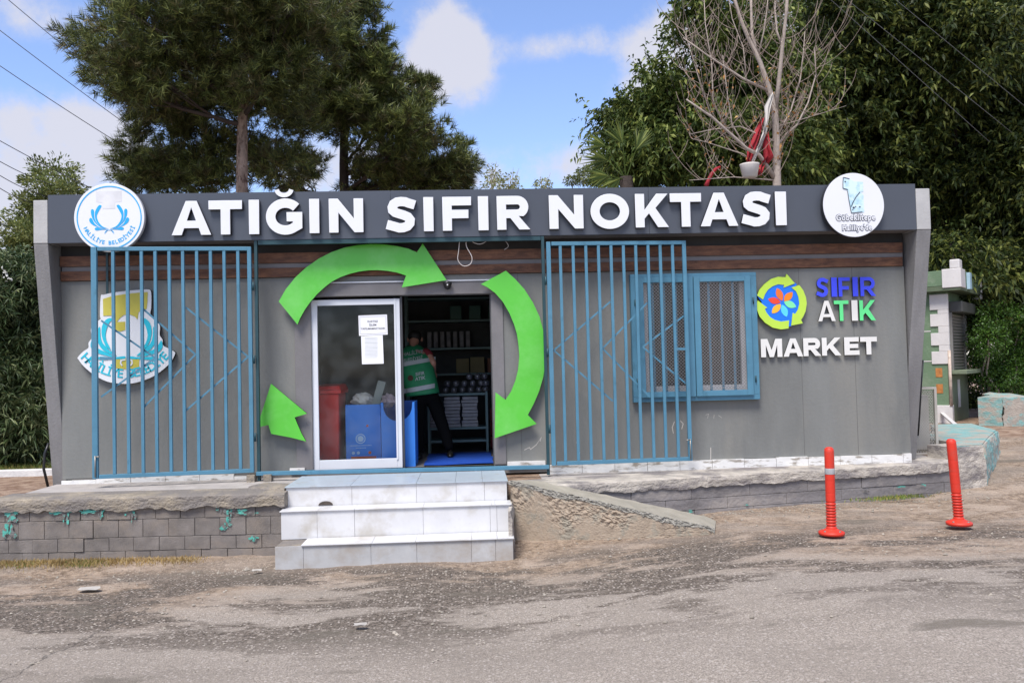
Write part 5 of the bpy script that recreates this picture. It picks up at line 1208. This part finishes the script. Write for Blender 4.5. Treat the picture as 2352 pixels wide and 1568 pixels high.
# ================================================================ VEGETATION
def rnd(n): return rng.random(n)
def unit(n):
    v = rng.normal(size=(n, 3)); return v/np.linalg.norm(v, axis=1)[:, None]
def in_blobs(blobs, n, shell=.45):
    """blobs: (x,y,z,rx,ry,rz); points biased to the outer shell"""
    vol = np.array([b[3]*b[4]*b[5] for b in blobs])**.72; idx = rng.choice(len(blobs), n, p=vol/vol.sum()); B = np.array(blobs)[idx]
    d = unit(n); r = (shell+(1-shell)*rnd(n))**.8; return B[:, :3]+d*B[:, 3:]*r[:, None], d, B
def clustered(blobs, n, K, cr, shell=.2):
    C_, d, B = in_blobs(blobs, K, shell); i = rng.integers(0, K, n); dd = unit(n)*rnd(n)[:, None]**.5; sz = (.65+.7*rnd(K))[i][:, None]
    off = dd*cr*sz*np.array([1, 1, .62]); return C_[i]+off, (d[i]*.55+dd*.8), B[i]
def px_blob(px, py, rx, ry, Y, dep):
    c = onY(px, py, Y); s = (Y-CAM[1])/FPX*1.02; return (c[0], c[1], c[2], rx*s, dep, ry*s)
def needles(name, pts, dirs, per, ln, wd, material, parent, spread=.75):
    """bottle-brush twigs: per needles around a short twig"""
    n = len(pts); T = np.repeat(pts, per, 0); D = np.repeat(dirs, per, 0); N = n*per
    along = rnd(N)*.16; root = T+D*along[:, None]; o = unit(N); o -= D*(o*D).sum(1)[:, None]; o /= np.linalg.norm(o, axis=1)[:, None]
    dr = D*(1-spread*.5)+o*spread; dr += np.array([0, 0, .10]); dr /= np.linalg.norm(dr, axis=1)[:, None]
    sd_ = np.cross(dr, unit(N)); sd_ /= np.linalg.norm(sd_, axis=1)[:, None]
    L_ = ln*(.7+.5*rnd(N)); V = np.empty((N, 3, 3)); V[:, 0] = root+sd_*wd/2; V[:, 1] = root-sd_*wd/2; V[:, 2] = root+dr*L_[:, None]
    return fast_mesh(name, V.reshape(-1, 3), np.arange(N*3).reshape(-1, 3), material, parent)
def leaves(name, pts, dirs, ln, wd, material, parent, droop=.25, fold=.3):
    """each leaf: 2 quads folded along the midrib, tip drooping"""
    N = len(pts); dr = dirs.copy(); sd_ = np.cross(dr, unit(N)); nn = np.linalg.norm(sd_, axis=1)[:, None]; sd_ /= np.maximum(nn, 1e-4)
    up = np.cross(sd_, dr); L_ = (ln*(.65+.6*rnd(N)))[:, None]; w_ = (wd*(.7+.5*rnd(N)))[:, None]
    mid = pts+dr*L_*.5; tip = pts+dr*L_; tip[:, 2] -= (L_[:, 0]*droop)
    V = np.empty((N, 4, 3)); V[:, 0] = pts; V[:, 1] = mid+sd_*w_/2+up*w_*fold*.5; V[:, 2] = tip; V[:, 3] = mid-sd_*w_/2+up*w_*fold*.5
    F = np.empty((N, 2, 3), int); b = np.arange(N)*4; F[:, 0] = np.stack([b, b+1, b+2], 1); F[:, 1] = np.stack([b, b+2, b+3], 1)
    return fast_mesh(name, V.reshape(-1, 3), F.reshape(-1, 3), material, parent)
def limb(m_, a_, b_, r0, r1, sag=0, seg=7, wob=.12):
    a_ = Vector(a_); b_ = Vector(b_); L_ = (b_-a_).length; pts = []
    for i in range(seg+1):
        t = i/seg; p = a_.lerp(b_, t); p.z += sag*math.sin(PI*t)*L_; k = wob*L_*.25*math.sin(PI*t)
        p += Vector((noise.noise(Vector((t*3, a_.x*5, b_.z))), noise.noise(Vector((t*3, b_.x*5, 4))), noise.noise(Vector((t*3, 9, b_.y)))))*k; pts.append(p)
    m_.tube(pts, [r0+(r1-r0)*i/seg for i in range(seg+1)], 7, cap=False); return pts
def pine(label, base, top, trunk_r, blobs, ntw, material, bark, start, group='pine trees behind the hut', per=24, ln=.18, wd=.014):
    e = empty('pine_tree', label, 'tree', base, group)
    m_ = MB(); tp = limb(m_, base, top, trunk_r, .05, 0, 14, .03); m_.build('trunk', bark, e, True)
    lm = MB(); bv = Vector(base); tv = Vector(top)
    for b in blobs:
        if b[1] > base[1]+1.0: continue
        c = Vector(b[:3]); t = max(start, min(.97, (c.z-b[5]*.5-bv.z)/(tv.z-bv.z)-.03)); o_ = bv.lerp(tv, t); pts = limb(lm, o_, c, .05, .02, -.05, 7, .3)
        for k in range(9):
            d = Vector(unit(1)[0]); q_ = c+Vector((d.x*b[3], d.y*b[4], d.z*b[5]))*.8; s_ = pts[random.randint(2, 6)]; limb(lm, s_, q_, .016, .006, .04, 5, .3)
    lm.build('branches', barkDark, e, True)
    pts, d, B = clustered(blobs, ntw, ntw//24, .36)
    dr = d*1.0+np.array([0, 0, .45])+unit(ntw)*.35; ax = pts-np.array([base[0], base[1], 0]); ax[:, 2] = 0; ax /= np.maximum(.2, np.linalg.norm(ax, axis=1))[:, None]; dr += ax*.6
    dr /= np.linalg.norm(dr, axis=1)[:, None]
    h = int(ntw*.75)
    cr = needles('crown', pts[:h], dr[:h], per, ln, wd, material, e); needles('crown', pts[h:], dr[h:], per, ln, wd, pineBrown, e)
    return e
GZ = -.12
A_ = [(430,375,90,45),(655,380,70,40),(340,85,150,110),(250,100,80,55),(440,185,190,80),(610,170,120,85),(560,60,190,120),(690,130,90,80),(390,265,110,75),(360,355,80,60),(470,330,110,85),(620,270,110,70),(300,190,80,50),(400,405,85,40),(330,400,45,30),(450,420,80,25),(500,-60,260,110),(690,10,110,90)]
b = onY(565, 400, 6.0); blobsA = [px_blob(x, y, rx, ry, (6.0+random.uniform(-1, .8)) if y < 230 else 7.4, .9+.5*rx/150 if y < 230 else .8) for x, y, rx, ry in A_]
pine('large pine with a sunlit pale brown trunk rising left behind the roof', (b[0], 6.0, GZ), (b[0]-.2, 6.4, 11.5), .16, blobsA, 11500, pineLeaf, barkPine, .5)
B_ = [(800,120,90,120),(760,230,100,80),(880,190,80,70),(850,290,110,60),(950,230,50,60),(960,300,70,60),(1040,380,60,55),(930,395,100,50),(700,240,80,60),(640,400,110,45),(770,-20,120,100),(900,350,80,60),(1000,420,90,30),(830,415,90,28)]
b = onY(785, 400, 9.5); blobsB = [px_blob(x, y, rx, ry, 9.5+random.uniform(-1, 1), 1.0+.5*rx/150) for x, y, rx, ry in B_]
pine('dark pine with a thin shaded trunk behind the middle of the roof', (b[0], 9.8, GZ), (b[0]+.1, 10, 12.5), .17, blobsB, 7500, pineLeaf, barkDark, .35, ln=.21, wd=.018)
# far conifer at left
F_ = [(125,400,50,30),(95,420,40,25),(160,430,35,22),(110,455,70,30),(60,480,35,30),(70,530,50,35),(45,570,30,30),(85,590,50,40),(100,520,50,50),(60,560,40,40),(110,640,60,60),(60,510,30,20)]
bl = [px_blob(x, y, rx*1.05, ry*1.05, 16+random.uniform(-.7, .7), .8) for x, y, rx, ry in F_]; b = onY(110, 600, 16)
e = empty('conifer', 'light green rounded conifer far behind the left corner of the hut', 'tree', (b[0], 16, GZ)); m_ = MB(); limb(m_, (b[0], 16, GZ), (b[0], 16, 7.0), .14, .04); m_.build('trunk', barkDark, e, True)
pts, d, _ = clustered(bl, 15000, 260, .3); dd = d+unit(15000)*.5+np.array([0, 0, .4]); dd /= np.linalg.norm(dd, axis=1)[:, None]; leaves('crown', pts, dd, .14, .05, leafFar, e, .1)

def broadleaf(label, base, blobs, nshoot, per, ln, wd, material, bark, trunk_r, group, name='leafy_tree', seglen=.45, droop=.35, top=None, limbs=True):
    e = empty(name, label, 'tree', base, group); m_ = MB(); tz = top or max(b[2] for b in blobs)
    limb(m_, base, (base[0]+.3, base[1], base[2]+(tz-base[2])*.5), trunk_r, trunk_r*.6, 0, 8, .1); m_.build('trunk', bark, e, True)
    if limbs:
        lm = MB(); o_ = Vector((base[0]+.3, base[1], base[2]+(tz-base[2])*.45))
        for b in blobs:
            pts = limb(lm, o_, b[:3], .06, .025, .05, 7, .3)
            for k in range(5):
                d = Vector(unit(1)[0]); limb(lm, pts[random.randint(3, 6)], (b[0]+d.x*b[3]*.8, b[1]+d.y*b[4]*.8, b[2]+d.z*b[5]*.8), .014, .005, .05, 5, .3)
        lm.build('branches', bark, e, True)
    P0, d, B = clustered(blobs, nshoot, nshoot//16, .36, .3); sd_ = d*.8+unit(nshoot)*.5+np.array([0, 0, .25]); sd_ /= np.linalg.norm(sd_, axis=1)[:, None]
    t = np.tile((np.arange(per)+.3)/per, nshoot); PP = np.repeat(P0, per, 0); DD = np.repeat(sd_, per, 0); N = nshoot*per
    S_ = seglen*np.repeat(.6+.7*rnd(nshoot), per); pos = PP+DD*(t*S_)[:, None]; pos[:, 2] -= droop*S_*t**2
    ld = unit(N)*1.0+DD*.7+np.array([0, 0, -.35]); ld /= np.linalg.norm(ld, axis=1)[:, None]
    leaves('crown', pos, ld, ln, wd, material, e, .3); return e
grp = 'leafy trees behind the right end of the hut'
C_ = [(1475,330,80,62),(1540,310,100,62),(1510,262,55,40),(1625,240,90,70),(1560,380,150,45),(1680,330,110,80),(1650,120,60,70),(1620,40,60,50),(1500,180,18,20),(1530,205,18,16),(1720,210,80,110),(1740,80,70,80),(1800,330,80,80),(1790,200,70,90),(1430,280,45,26),(1700,400,120,30)]
Cb = [px_blob(x, y, rx, ry, 7+random.uniform(-.9, .9), .9+.4*rx/100) for x, y, rx, ry in C_]; b = onY(1650, 400, 7)
broadleaf('mid green leafy tree behind the bare tree', (b[0], 7.3, GZ), Cb, 7800, 12, .14, .052, leafMid, barkDark, .16, grp)
D_ = [(1900,60,100,90),(1900,200,90,100),(1940,320,100,80),(2050,90,110,110),(2040,240,120,110),(2100,370,150,90),(2200,130,130,130),(2240,300,140,120),(2330,60,90,80),(2340,200,100,130),(2330,400,110,110),(2200,470,110,90),(2280,540,110,90),(2180,620,80,80),(2330,640,100,80),(2000,400,140,60),(1850,400,80,40),(2150,10,160,60),(2250,720,110,60),(2420,300,90,200),(2400,560,90,150)]
Db = [px_blob(x, y, rx, ry, 9+random.uniform(-1, 1.3), 1.3+.5*rx/100) for x, y, rx, ry in D_]; b = onY(2230, 700, 9)
broadleaf('tall dense dark green tree filling the right edge of the view', (b[0], 9.8, GZ), Db, 20000, 12, .155, .056, leafDark, barkDark, .25, grp, seglen=.55)
# second layer of darker trees behind it
E_ = [(1950,180,160,160),(2150,200,190,190),(2330,300,160,200),(2000,380,190,100),(2250,520,170,150),(2350,700,120,120),(2180,680,90,110)]
Eb = [px_blob(x, y, rx, ry, 13+random.uniform(-1, 1), 1.8) for x, y, rx, ry in E_]; b = onY(2050, 600, 13)
broadleaf('shaded tree mass standing behind the two leafy trees', (b[0], 13.4, GZ), Eb, 6000, 12, .24, .10, leafDark, barkDark, .3, grp, seglen=.7)
# low pine/shrub patch and saplings peeking over the roof
def bush(name, label, cat, blobs, n, ln, wd, material, base, group=None, stems=0, droop=.2):
    e = empty(name, label, cat, base, group); pts, d, _ = in_blobs(blobs, n, .3); dd = d*.7+unit(n)*.8+np.array([0, 0, .25]); dd /= np.linalg.norm(dd, axis=1)[:, None]
    leaves('foliage', pts, dd, ln, wd, material, e, droop)
    if stems:
        m_ = MB()
        for k in range(stems):
            b_ = random.choice(blobs); limb(m_, (base[0]+random.uniform(-.25, .25), base[1]+random.uniform(-.2, .2), base[2]), b_[:3], .035, .012, .05, 7, .5)
        m_.build('stems', barkPale if name == 'hedge_tree' else barkDark, e, True)
    return e
for (x, y, rx, ry, lab) in ((1130, 405, 22, 28, 'wispy pale sapling peeking over the roof right of the dark pine, tallest of three'), (1172, 418, 22, 18, 'wispy pale sapling over the roof, middle one of three'), (1245, 424, 22, 12, 'wispy pale sapling over the roof, lowest one of three')):
    bl = [px_blob(x, y, rx, ry, 15, .4), px_blob(x+4, y+25, rx*1.4, ry, 15, .5)]; c = onY(x, y, 15)
    e = bush('sapling', lab, 'sapling', bl, 420, .11, .05, leafPale, (c[0], 15, GZ), 'pale saplings over the roof'); m_ = MB(); limb(m_, (c[0], 15, GZ), (c[0], 15, c[2]+.2), .03, .008)
    for k in range(7): limb(m_, (c[0], 15, c[2]-.5), (c[0]+random.uniform(-.3, .3), 15, c[2]+random.uniform(0, .5)), .01, .004)
    m_.build('stem', barkPale, e, True)
bl = [px_blob(1350, 405, 35, 22, 12, .6), px_blob(1395, 400, 45, 30, 12, .6), px_blob(1310, 415, 15, 10, 12, .3)]; c = onY(1370, 420, 12)
bush('far_bush', 'greyish green bushy tree below the palm fronds over the roof', 'tree', bl, 3000, .09, .035, leafFar, (c[0], 12, GZ), None, 5)
# fan palm
def palm():
    c = onY(1425, 395, 5.6); e = empty('palm', 'fan palm with spiky fronds sticking out left of the leafy tree', 'palm', (c[0], 5.6, GZ)); m_ = MB(); limb(m_, (c[0]+.2, 5.6, GZ), (c[0]+.1, 5.6, c[2]-.1), .16, .13); m_.build('trunk', barkDark, e, True)
    for (px, py, ang, n, ln) in ((1390, 335, 166, 16, .50), (1395, 368, 176, 18, .58), (1398, 404, 188, 16, .5), (1430, 330, 120, 14, .6), (1425, 410, 215, 14, .5), (1460, 345, 60, 14, .6)):
        h = onY(px, py, 5.6+random.uniform(-.3, .2)); V = []; F = []
        for k in range(n):
            a_ = R(ang+(k-(n-1)/2)*5.0); d = Vector((math.cos(a_), .25*math.sin(k*1.3), math.sin(a_))); s_ = Vector((-d.z, 0, d.x)); L_ = ln*random.uniform(.8, 1.1)*(1-.02*abs(k-n/2)); b_ = len(V); o_ = Vector(h)
            V += [tuple(o_), tuple(o_+d*L_*.45+s_*.018+Vector((0, .01, 0))), tuple(o_+d*L_-Vector((0, 0, .05*L_))), tuple(o_+d*L_*.45-s_*.018)]; F += [(b_, b_+1, b_+2, b_+3)]
        me = bpy.data.meshes.new('f'); me.from_pydata(V, [], F); me.update(); fr = link('frond', me, leafMid, e)
        st_ = MB(); limb(st_, (c[0]+.1, 5.6, c[2]-.15), tuple(h), .015, .01); st_.build('stalk', leafMid, fr, True)
palm()
# oleanders at the left
O_ = [(30,640,45,45),(-20,660,60,60),(80,670,35,40),(30,720,60,60),(90,760,35,70),(20,820,70,70),(80,850,45,70),(30,930,70,70),(90,960,30,60),(20,1010,60,45),(80,1030,35,30),(-60,760,60,90),(-60,900,60,110)]
Ob = [px_blob(x, y, rx*1.1, ry*1.05, 2.9+random.uniform(-.3, .4), .5) for x, y, rx, ry in O_]; c = onY(10, 1060, 2.9)
broadleaf('dense dark oleander bush with narrow leaves at the left edge, beside the hut', (c[0], 3.0, GZ), Ob, 5200, 14, .13, .022, leafOle, barkDark, .05, None, 'oleander_bush', .32, .3)
Ob2 = [px_blob(x, y, rx*1.2, ry*1.2, 4.6, .7) for x, y, rx, ry in ((-20, 760, 90, 80), (60, 870, 100, 110), (0, 980, 110, 90), (80, 1000, 50, 60))]
c = onY(40, 1040, 4.6); bush('laurel_bush', 'shaded bush standing behind the oleander', 'bush', Ob2, 9000, .12, .04, leafDark, (c[0], 4.6, GZ), None, 6)
e = empty('oleander_flowers', 'few white oleander blossoms at the top left of the bush', 'flowers', tuple(onY(20, 640, 2.4)))
pts = np.array([onY(x+random.uniform(-6, 6), y+random.uniform(-6, 6), 2.35) for x, y in ((12, 632), (22, 645), (8, 622), (16, 640), (34, 668)) for _ in range(7)])
leaves('blossom', pts, unit(len(pts)), .035, .035, mat('white_petals', (.7, .7, .66), .6), e, 0)
# hedge tree at right
H_ = [(2290,730,60,40),(2340,760,60,60),(2270,780,45,50),(2310,840,70,50),(2250,840,35,40),(2350,860,60,60),(2290,870,50,30),(2400,800,70,100)]
Hb = [px_blob(x, y, rx, ry, 6.9+random.uniform(-.4, .4), .55) for x, y, rx, ry in H_]; c = onZ(*c7(1230, 1010), GZ)
bush('hedge_tree', 'round clipped green bush with bare forked stems right of the kiosk', 'bush', Hb, 17000, .065, .032, hedgeM, (c[0]+.1, 7.2, GZ), None, 8)
bl = [px_blob(x, y, rx, ry, 11, 1.0) for x, y, rx, ry in ((2260, 900, 120, 90), (2340, 960, 60, 60), (2200, 940, 60, 60), (2350, 880, 80, 80))]; c = onY(2270, 960, 11)
bush('shrub', 'dark shrubbery in the shade behind the forked stems', 'shrub', bl, 12000, .13, .06, leafDark, (c[0], 11, GZ), None, 4)
# bare tree
def bare_tree():
    Y = 3.9; b = onY(1785, 410, Y); e = empty('bare_tree', 'leafless pale tree with many thin branches standing behind the roof', 'tree', (b[0], Y, GZ))
    T = lambda pts, dy=0: [Vector(onY(*c3(x, y), Y+dy*i/len(pts))) for i, (x, y) in enumerate(pts)]
    m_ = MB(); r1 = [.075]+[.072, .062, .056, .048, .040, .034, .030, .027, .024]
    tr = [Vector((b[0], Y, GZ))]+T([(612,1160),(610,900),(600,720),(572,590),(505,390),(435,250),(385,130),(345,0),(320,-120)]); m_.tube(tr, r1, 10)
    limbs = [([(600,720),(625,520),(648,290),(672,80),(685,-120)], .055, .03, -.3), ([(505,390),(455,220),(450,60),(450,-120)], .042, .022, .4), ([(645,290),(612,200),(600,60),(605,-100)], .03, .015, .3),
             ([(600,1130),(500,980),(420,940),(200,740),(40,630)], .055, .018, -.8), ([(560,575),(400,500),(200,370),(20,240)], .035, .012, -.5), ([(612,930),(660,860),(740,790),(810,650),(860,470),(850,300)], .03, .01, .4),
             ([(610,900),(540,870),(380,800),(200,820),(60,850)], .02, .008, -.4), ([(620,850),(700,700),(760,500),(780,330),(790,200)], .022, .008, .5), ([(560,1100),(400,975),(170,900),(80,880)], .018, .006, -.3),
             ([(600,1140),(480,1130),(340,1120),(60,1140)], .018, .007, -.6), ([(420,940),(330,790),(300,600),(270,350)], .02, .008, .3), ([(300,830),(210,650),(200,400),(160,150),(150,-50)], .02, .008, .3),
             ([(200,740),(120,500),(60,300),(20,180)], .013, .005, .2), ([(620,800),(820,740),(1050,670)], .012, .004, .3), ([(490,370),(530,200),(550,60),(560,-60)], .02, .01, -.2), ([(420,500),(400,300),(330,120),(300,-60)], .016, .007, .3)]
    paths = [tr[3:]]
    for pts, ra, rb, dy in limbs: P = T(pts, dy); paths.append(P); m_.tube(P, [(ra+(rb-ra)*i/(len(P)-1))*.78 for i in range(len(P))], 7)
    m_.build('trunk', barkPale, e, True); tw = MB(); tips = []
    wt = [sum((P[i+1]-P[i]).length for i in range(len(P)-1)) for P in paths]
    for k in range(300):
        P = random.choices(paths, wt)[0]; i = random.randrange(len(P)-1); o_ = P[i].lerp(P[i+1], random.random()); L_ = random.uniform(.35, 1.3)
        a_ = random.uniform(-PI, PI); d = Vector((math.cos(a_)*1.0, math.sin(a_)*.7, random.uniform(.0, .7))).normalized(); pts = [o_]
        for s_ in range(6): d = (d+Vector((random.uniform(-.18, .18), random.uniform(-.18, .18), .26))).normalized(); pts.append(pts[-1]+d*L_/6)
        r_ = random.uniform(.004, .008); tw.tube(pts, [r_*(1-.11*q_) for q_ in range(7)], 4, cap=False); tips += pts[2:]
        if random.random() < .6:
            d2 = Vector((random.uniform(-1, 1), random.uniform(-.6, .6), .5)).normalized(); q_ = [pts[3]]
            for s_ in range(4): d2 = (d2+Vector((random.uniform(-.2, .2), 0, .3))).normalized(); q_.append(q_[-1]+d2*L_*.1)
            tw.tube(q_, .004, 4, cap=False)
    tw.build('twigs', mat('twig_bark', (.29, .225, .185), .85, .3, 6), e, True)
    sel = [t for t in tips if t.z < 6.3]; P0 = np.array([tuple(random.choice(sel)) for _ in range(260)]); leaves('dry_leaves', P0, unit(260), .07, .04, leafDry, e, .3)
    # red cloth, white rag, basket, red arc
    def rag(name, pts, wd, material, label, cat, dy):
        V = []; F = []; C_ = T(pts); n = len(C_)
        for i, c in enumerate(C_):
            for j in range(7):
                u = (j/6-.5)*wd[i]; V.append((c.x+u, c.y+dy+.05*math.sin(j*1.9+i*1.1), c.z+.03*math.sin(j*2.3+i)))
        for i in range(n-1):
            for j in range(6): a_ = i*7+j; F.append((a_, a_+1, a_+8, a_+7))
        me = bpy.data.meshes.new(name); me.from_pydata(V, [], F); me.update(); o = link(name, me, material, None, True); s = o.modifiers.new('s', 'SOLIDIFY'); s.thickness = .008; tag(o, label, cat); return o
    rag('red_cloth', [(515,760),(480,840),(465,900),(440,960),(420,1040)], [.05, .09, .11, .17, .11], redCloth, 'torn red cloth hanging down the left side of the bare tree trunk', 'cloth', -.12)
    rag('red_cloth', [(525,860),(530,940),(545,1000),(520,1040)], [.05, .11, .17, .11], redCloth, 'wider red cloth flap close to the bare tree trunk', 'cloth', -.14)
    rag('red_cloth', [(500,1050),(495,1080),(490,1115)], [.12, .1, .08], redCloth, 'small red scrap hanging right of the white basket', 'cloth', -.12)
    rag('white_rag', [(555,620),(530,700),(525,780),(510,860),(470,950),(435,1040)], [.06, .09, .04, .07, .06, .03], whCloth, 'long thin white rag hanging over the red cloth in the tree', 'rag', -.2)
    P = T([(255,1055),(225,1070),(200,1100),(180,1140),(165,1175)]); o = MB().tube(P, [.02, .03, .03, .03, .04], 10).build('red_hose', redCloth, None, True); tag(o, 'curved piece of red pipe left of the white basket', 'pipe')
    c = T([(410, 1105)])[0]; bk = MB(); bk.lathe([(.06, -.11), (.12, -.10), (.16, .10), (.165, .12), (.15, .12), (.11, -.08), (.02, -.09)], (c.x, c.y-.25, c.z), 20); o = bk.build('basket', whCloth, None, True); tag(o, 'white basket caught in the bare tree above the roof edge', 'basket')
bare_tree()
# grass and dirt edges
def tufts(name, label, n, f, ln, material):
    P = np.array([f() for _ in range(n)]); d = unit(n)*.55+np.array([0, 0, 1.0]); d /= np.linalg.norm(d, axis=1)[:, None]
    o = leaves(name, P, d, ln, .008, material, None, .1, 0); tag(o, label, 'grass', kind='stuff')
tufts('grass', 'short green grass strip in front of the oleander', 9000, lambda: (random.uniform(-9, -4.9), random.uniform(1.62, 3.3), -.12), .10, grassM)
def base_l():
    cl = random.choice((-4.95, -4.75, -4.2, -4.1, -3.85, -3.6, -3.3, -4.5, -3.0)); x = random.gauss(cl, .12); y = front_line(x)-.08-abs(random.gauss(0, .13)); return (x, y, zg(x, y)+.03)
tufts('dry_grass', 'dry yellow grass along the foot of the left block wall', 2600, base_l, .06, dryGrassM)
def base_l2():
    cl = random.choice((-4.62, -3.93, -3.98)); x = random.gauss(cl, .10); y = front_line(x)-.12-abs(random.gauss(0, .09)); return (x, y, zg(x, y)+.02)
tufts('weeds', 'green weed tufts in the dry grass by the left block wall', 500, base_l2, .06, grassM)
def base_r():
    x = random.gauss(5.05, .25); y = front_line(x)-.08-abs(random.gauss(0, .08)); return (x, y, zg(x, y)+.03)
tufts('weeds', 'few weeds at the foot of the plinth between the bollards', 500, base_r, .06, grassM)
kb = [onZ(-40, 1093, -.1), onZ(112, 1088, -.1)]
o = MB().hexa([(-11,kb[0][1]-.05,-.2),(kb[1][0]+.5,kb[1][1]-.05,-.2),(kb[1][0]+.5,kb[1][1]+.08,-.2),(-11,kb[0][1]+.08,-.2),(-11,kb[0][1]-.05,-.03),(kb[1][0]+.5,kb[1][1]-.05,-.03),(kb[1][0]+.5,kb[1][1]+.08,-.03),(-11,kb[0][1]+.08,-.03)]).build('kerb', kerbM, None, bevel=.01)
tag(o, 'white painted kerb between the soil and the grass at the left', 'kerb')
# old tyre / pipe loop leaning on the left fin
o = MB().tube([(-5.03, .06, -.1), (-5.07, .04, .12), (-5.06, .05, .3), (-5.03, .08, .42)], .016, 8).build('black_pipe', blackM, None, True); tag(o, 'thin black pipe bent along the foot of the left fin', 'pipe')
# gravel and litter
def gravel():
    n = 3100; V = []; F = []
    for k in range(n):
        if k < 1500: x = random.uniform(-5, 6.2); y = front_line(x)-abs(random.gauss(0, .35))-.05 if not (-2 < x < .5) else random.uniform(-2.3, -1.8)
        elif k < 2600: x = random.uniform(-5, 6.5); y = random.uniform(-4.6, -1.9)
        else: x = random.gauss(-2.2, .3); y = random.gauss(-1.62, .12)
        r_ = abs(random.gauss(0, .006))+.003
        if k % 150 == 0: r_ *= 1.8
        z = zg(x, y)+.028*noise.noise(Vector((x, y, 0))*.9)+r_*.3; b = len(V)
        for d in ((1,0,0),(0,1,0),(-1,0,0),(0,-1,0),(0,0,.8),(0,0,-.8)): V.append((x+d[0]*r_*random.uniform(.7, 1.4), y+d[1]*r_*random.uniform(.7, 1.4), z+d[2]*r_))
        F += [(b+i, b+(i+1) % 4, b+4) for i in range(4)]+[(b+(i+1) % 4, b+i, b+5) for i in range(4)]
    me = bpy.data.meshes.new('gravel'); me.from_pydata(V, [], F); me.update(); o = link('gravel', me, mat('pale_gravel', (.30, .265, .22), .9, .45, 8)); tag(o, 'scattered gravel and crumbs on the dirt along the building', 'gravel', kind='stuff')
gravel()
for i, (px, py, s_, lab) in enumerate(((828, 1432, .05, 'small white litter scrap on the asphalt below the steps'), (205, 1350, .10, 'pale flattened paper scrap on the dark ground at the left'), (590, 1308, .05, 'flat cream stone chip left of the steps'), (1610, 1195, .0, ''))):
    if not s_: continue
    q = onZ(px, py, zg(-1, -3)+.035); k = 9
    o = MB().add([(q[0]+s_*(1+.4*noise.noise(Vector((math.cos(a_), math.sin(a_), i*3))))*math.cos(a_), q[1]+s_*.7*math.sin(a_), q[2]+.006*math.sin(a_*3)) for a_ in [2*PI*j/k for j in range(k)]], [tuple(range(k))]).build('litter', mat('dirty_paper', (.42, .39, .35), .9), None); o.modifiers.new('s', 'SOLIDIFY').thickness = .002; tag(o, lab, 'litter', 'litter on the yard')

# ================================================================ OVERHEAD WIRES
WR = [((15,0),(356,290),'topmost overhead wire crossing into the pine at the top left'), ((0,73),(327,323),'second overhead wire from the top at the left'), ((0,153),(287,345),'third overhead wire from the top at the left'), ((0,323),(205,432),'thick overhead wire passing over the far conifer top'), ((0,369),(95,414),'overhead wire just below the thick one at the left'),
      ((0,401),(75,438),'overhead wire third from the bottom at the left edge'), ((0,430),(56,457),'overhead wire second from the bottom at the left edge'), ((0,510),(36,524),'lowest overhead wire at the left edge')]
for (p0, p1, lab) in WR:
    Yw = 14.0; dx, dy = p1[0]-p0[0], p1[1]-p0[1]; a_ = onY(p0[0]-dx*.6, p0[1]-dy*.6-4, Yw-1.5); b_ = onY(p1[0]+dx*.5, p1[1]+dy*.42, Yw+1.5); pts = []
    for k in range(17): t = k/16; q = a_+(b_-a_)*t; q = q.copy(); q[2] -= .10*math.sin(PI*t); pts.append(q)
    o = MB().tube(pts, .011, 6).build('overhead_wire', wireM, None, True); tag(o, lab, 'wire', 'overhead wires at the left')
for (x0, y0, x1, y1, lab) in ((950, 0, 1760, 730, 'left of three thin pale wires crossing the dark tree'), (1060, 0, 1900, 670, 'middle of three thin pale wires crossing the dark tree'), (1330, -30, 2050, 560, 'right of three thin pale wires crossing the dark tree')):
    a_ = onY(*c3(x0-(x1-x0)*.5, y0-(y1-y0)*.5), 4.6); b_ = onY(*c3(x1+200, y1+170), 5.2); o = MB().tube([a_+(b_-a_)*k/8 for k in range(9)], .0045, 5).build('overhead_wire', mat('grey_wire', (.12, .12, .12), .6), None, True); tag(o, lab, 'wire', 'thin wires across the right tree')
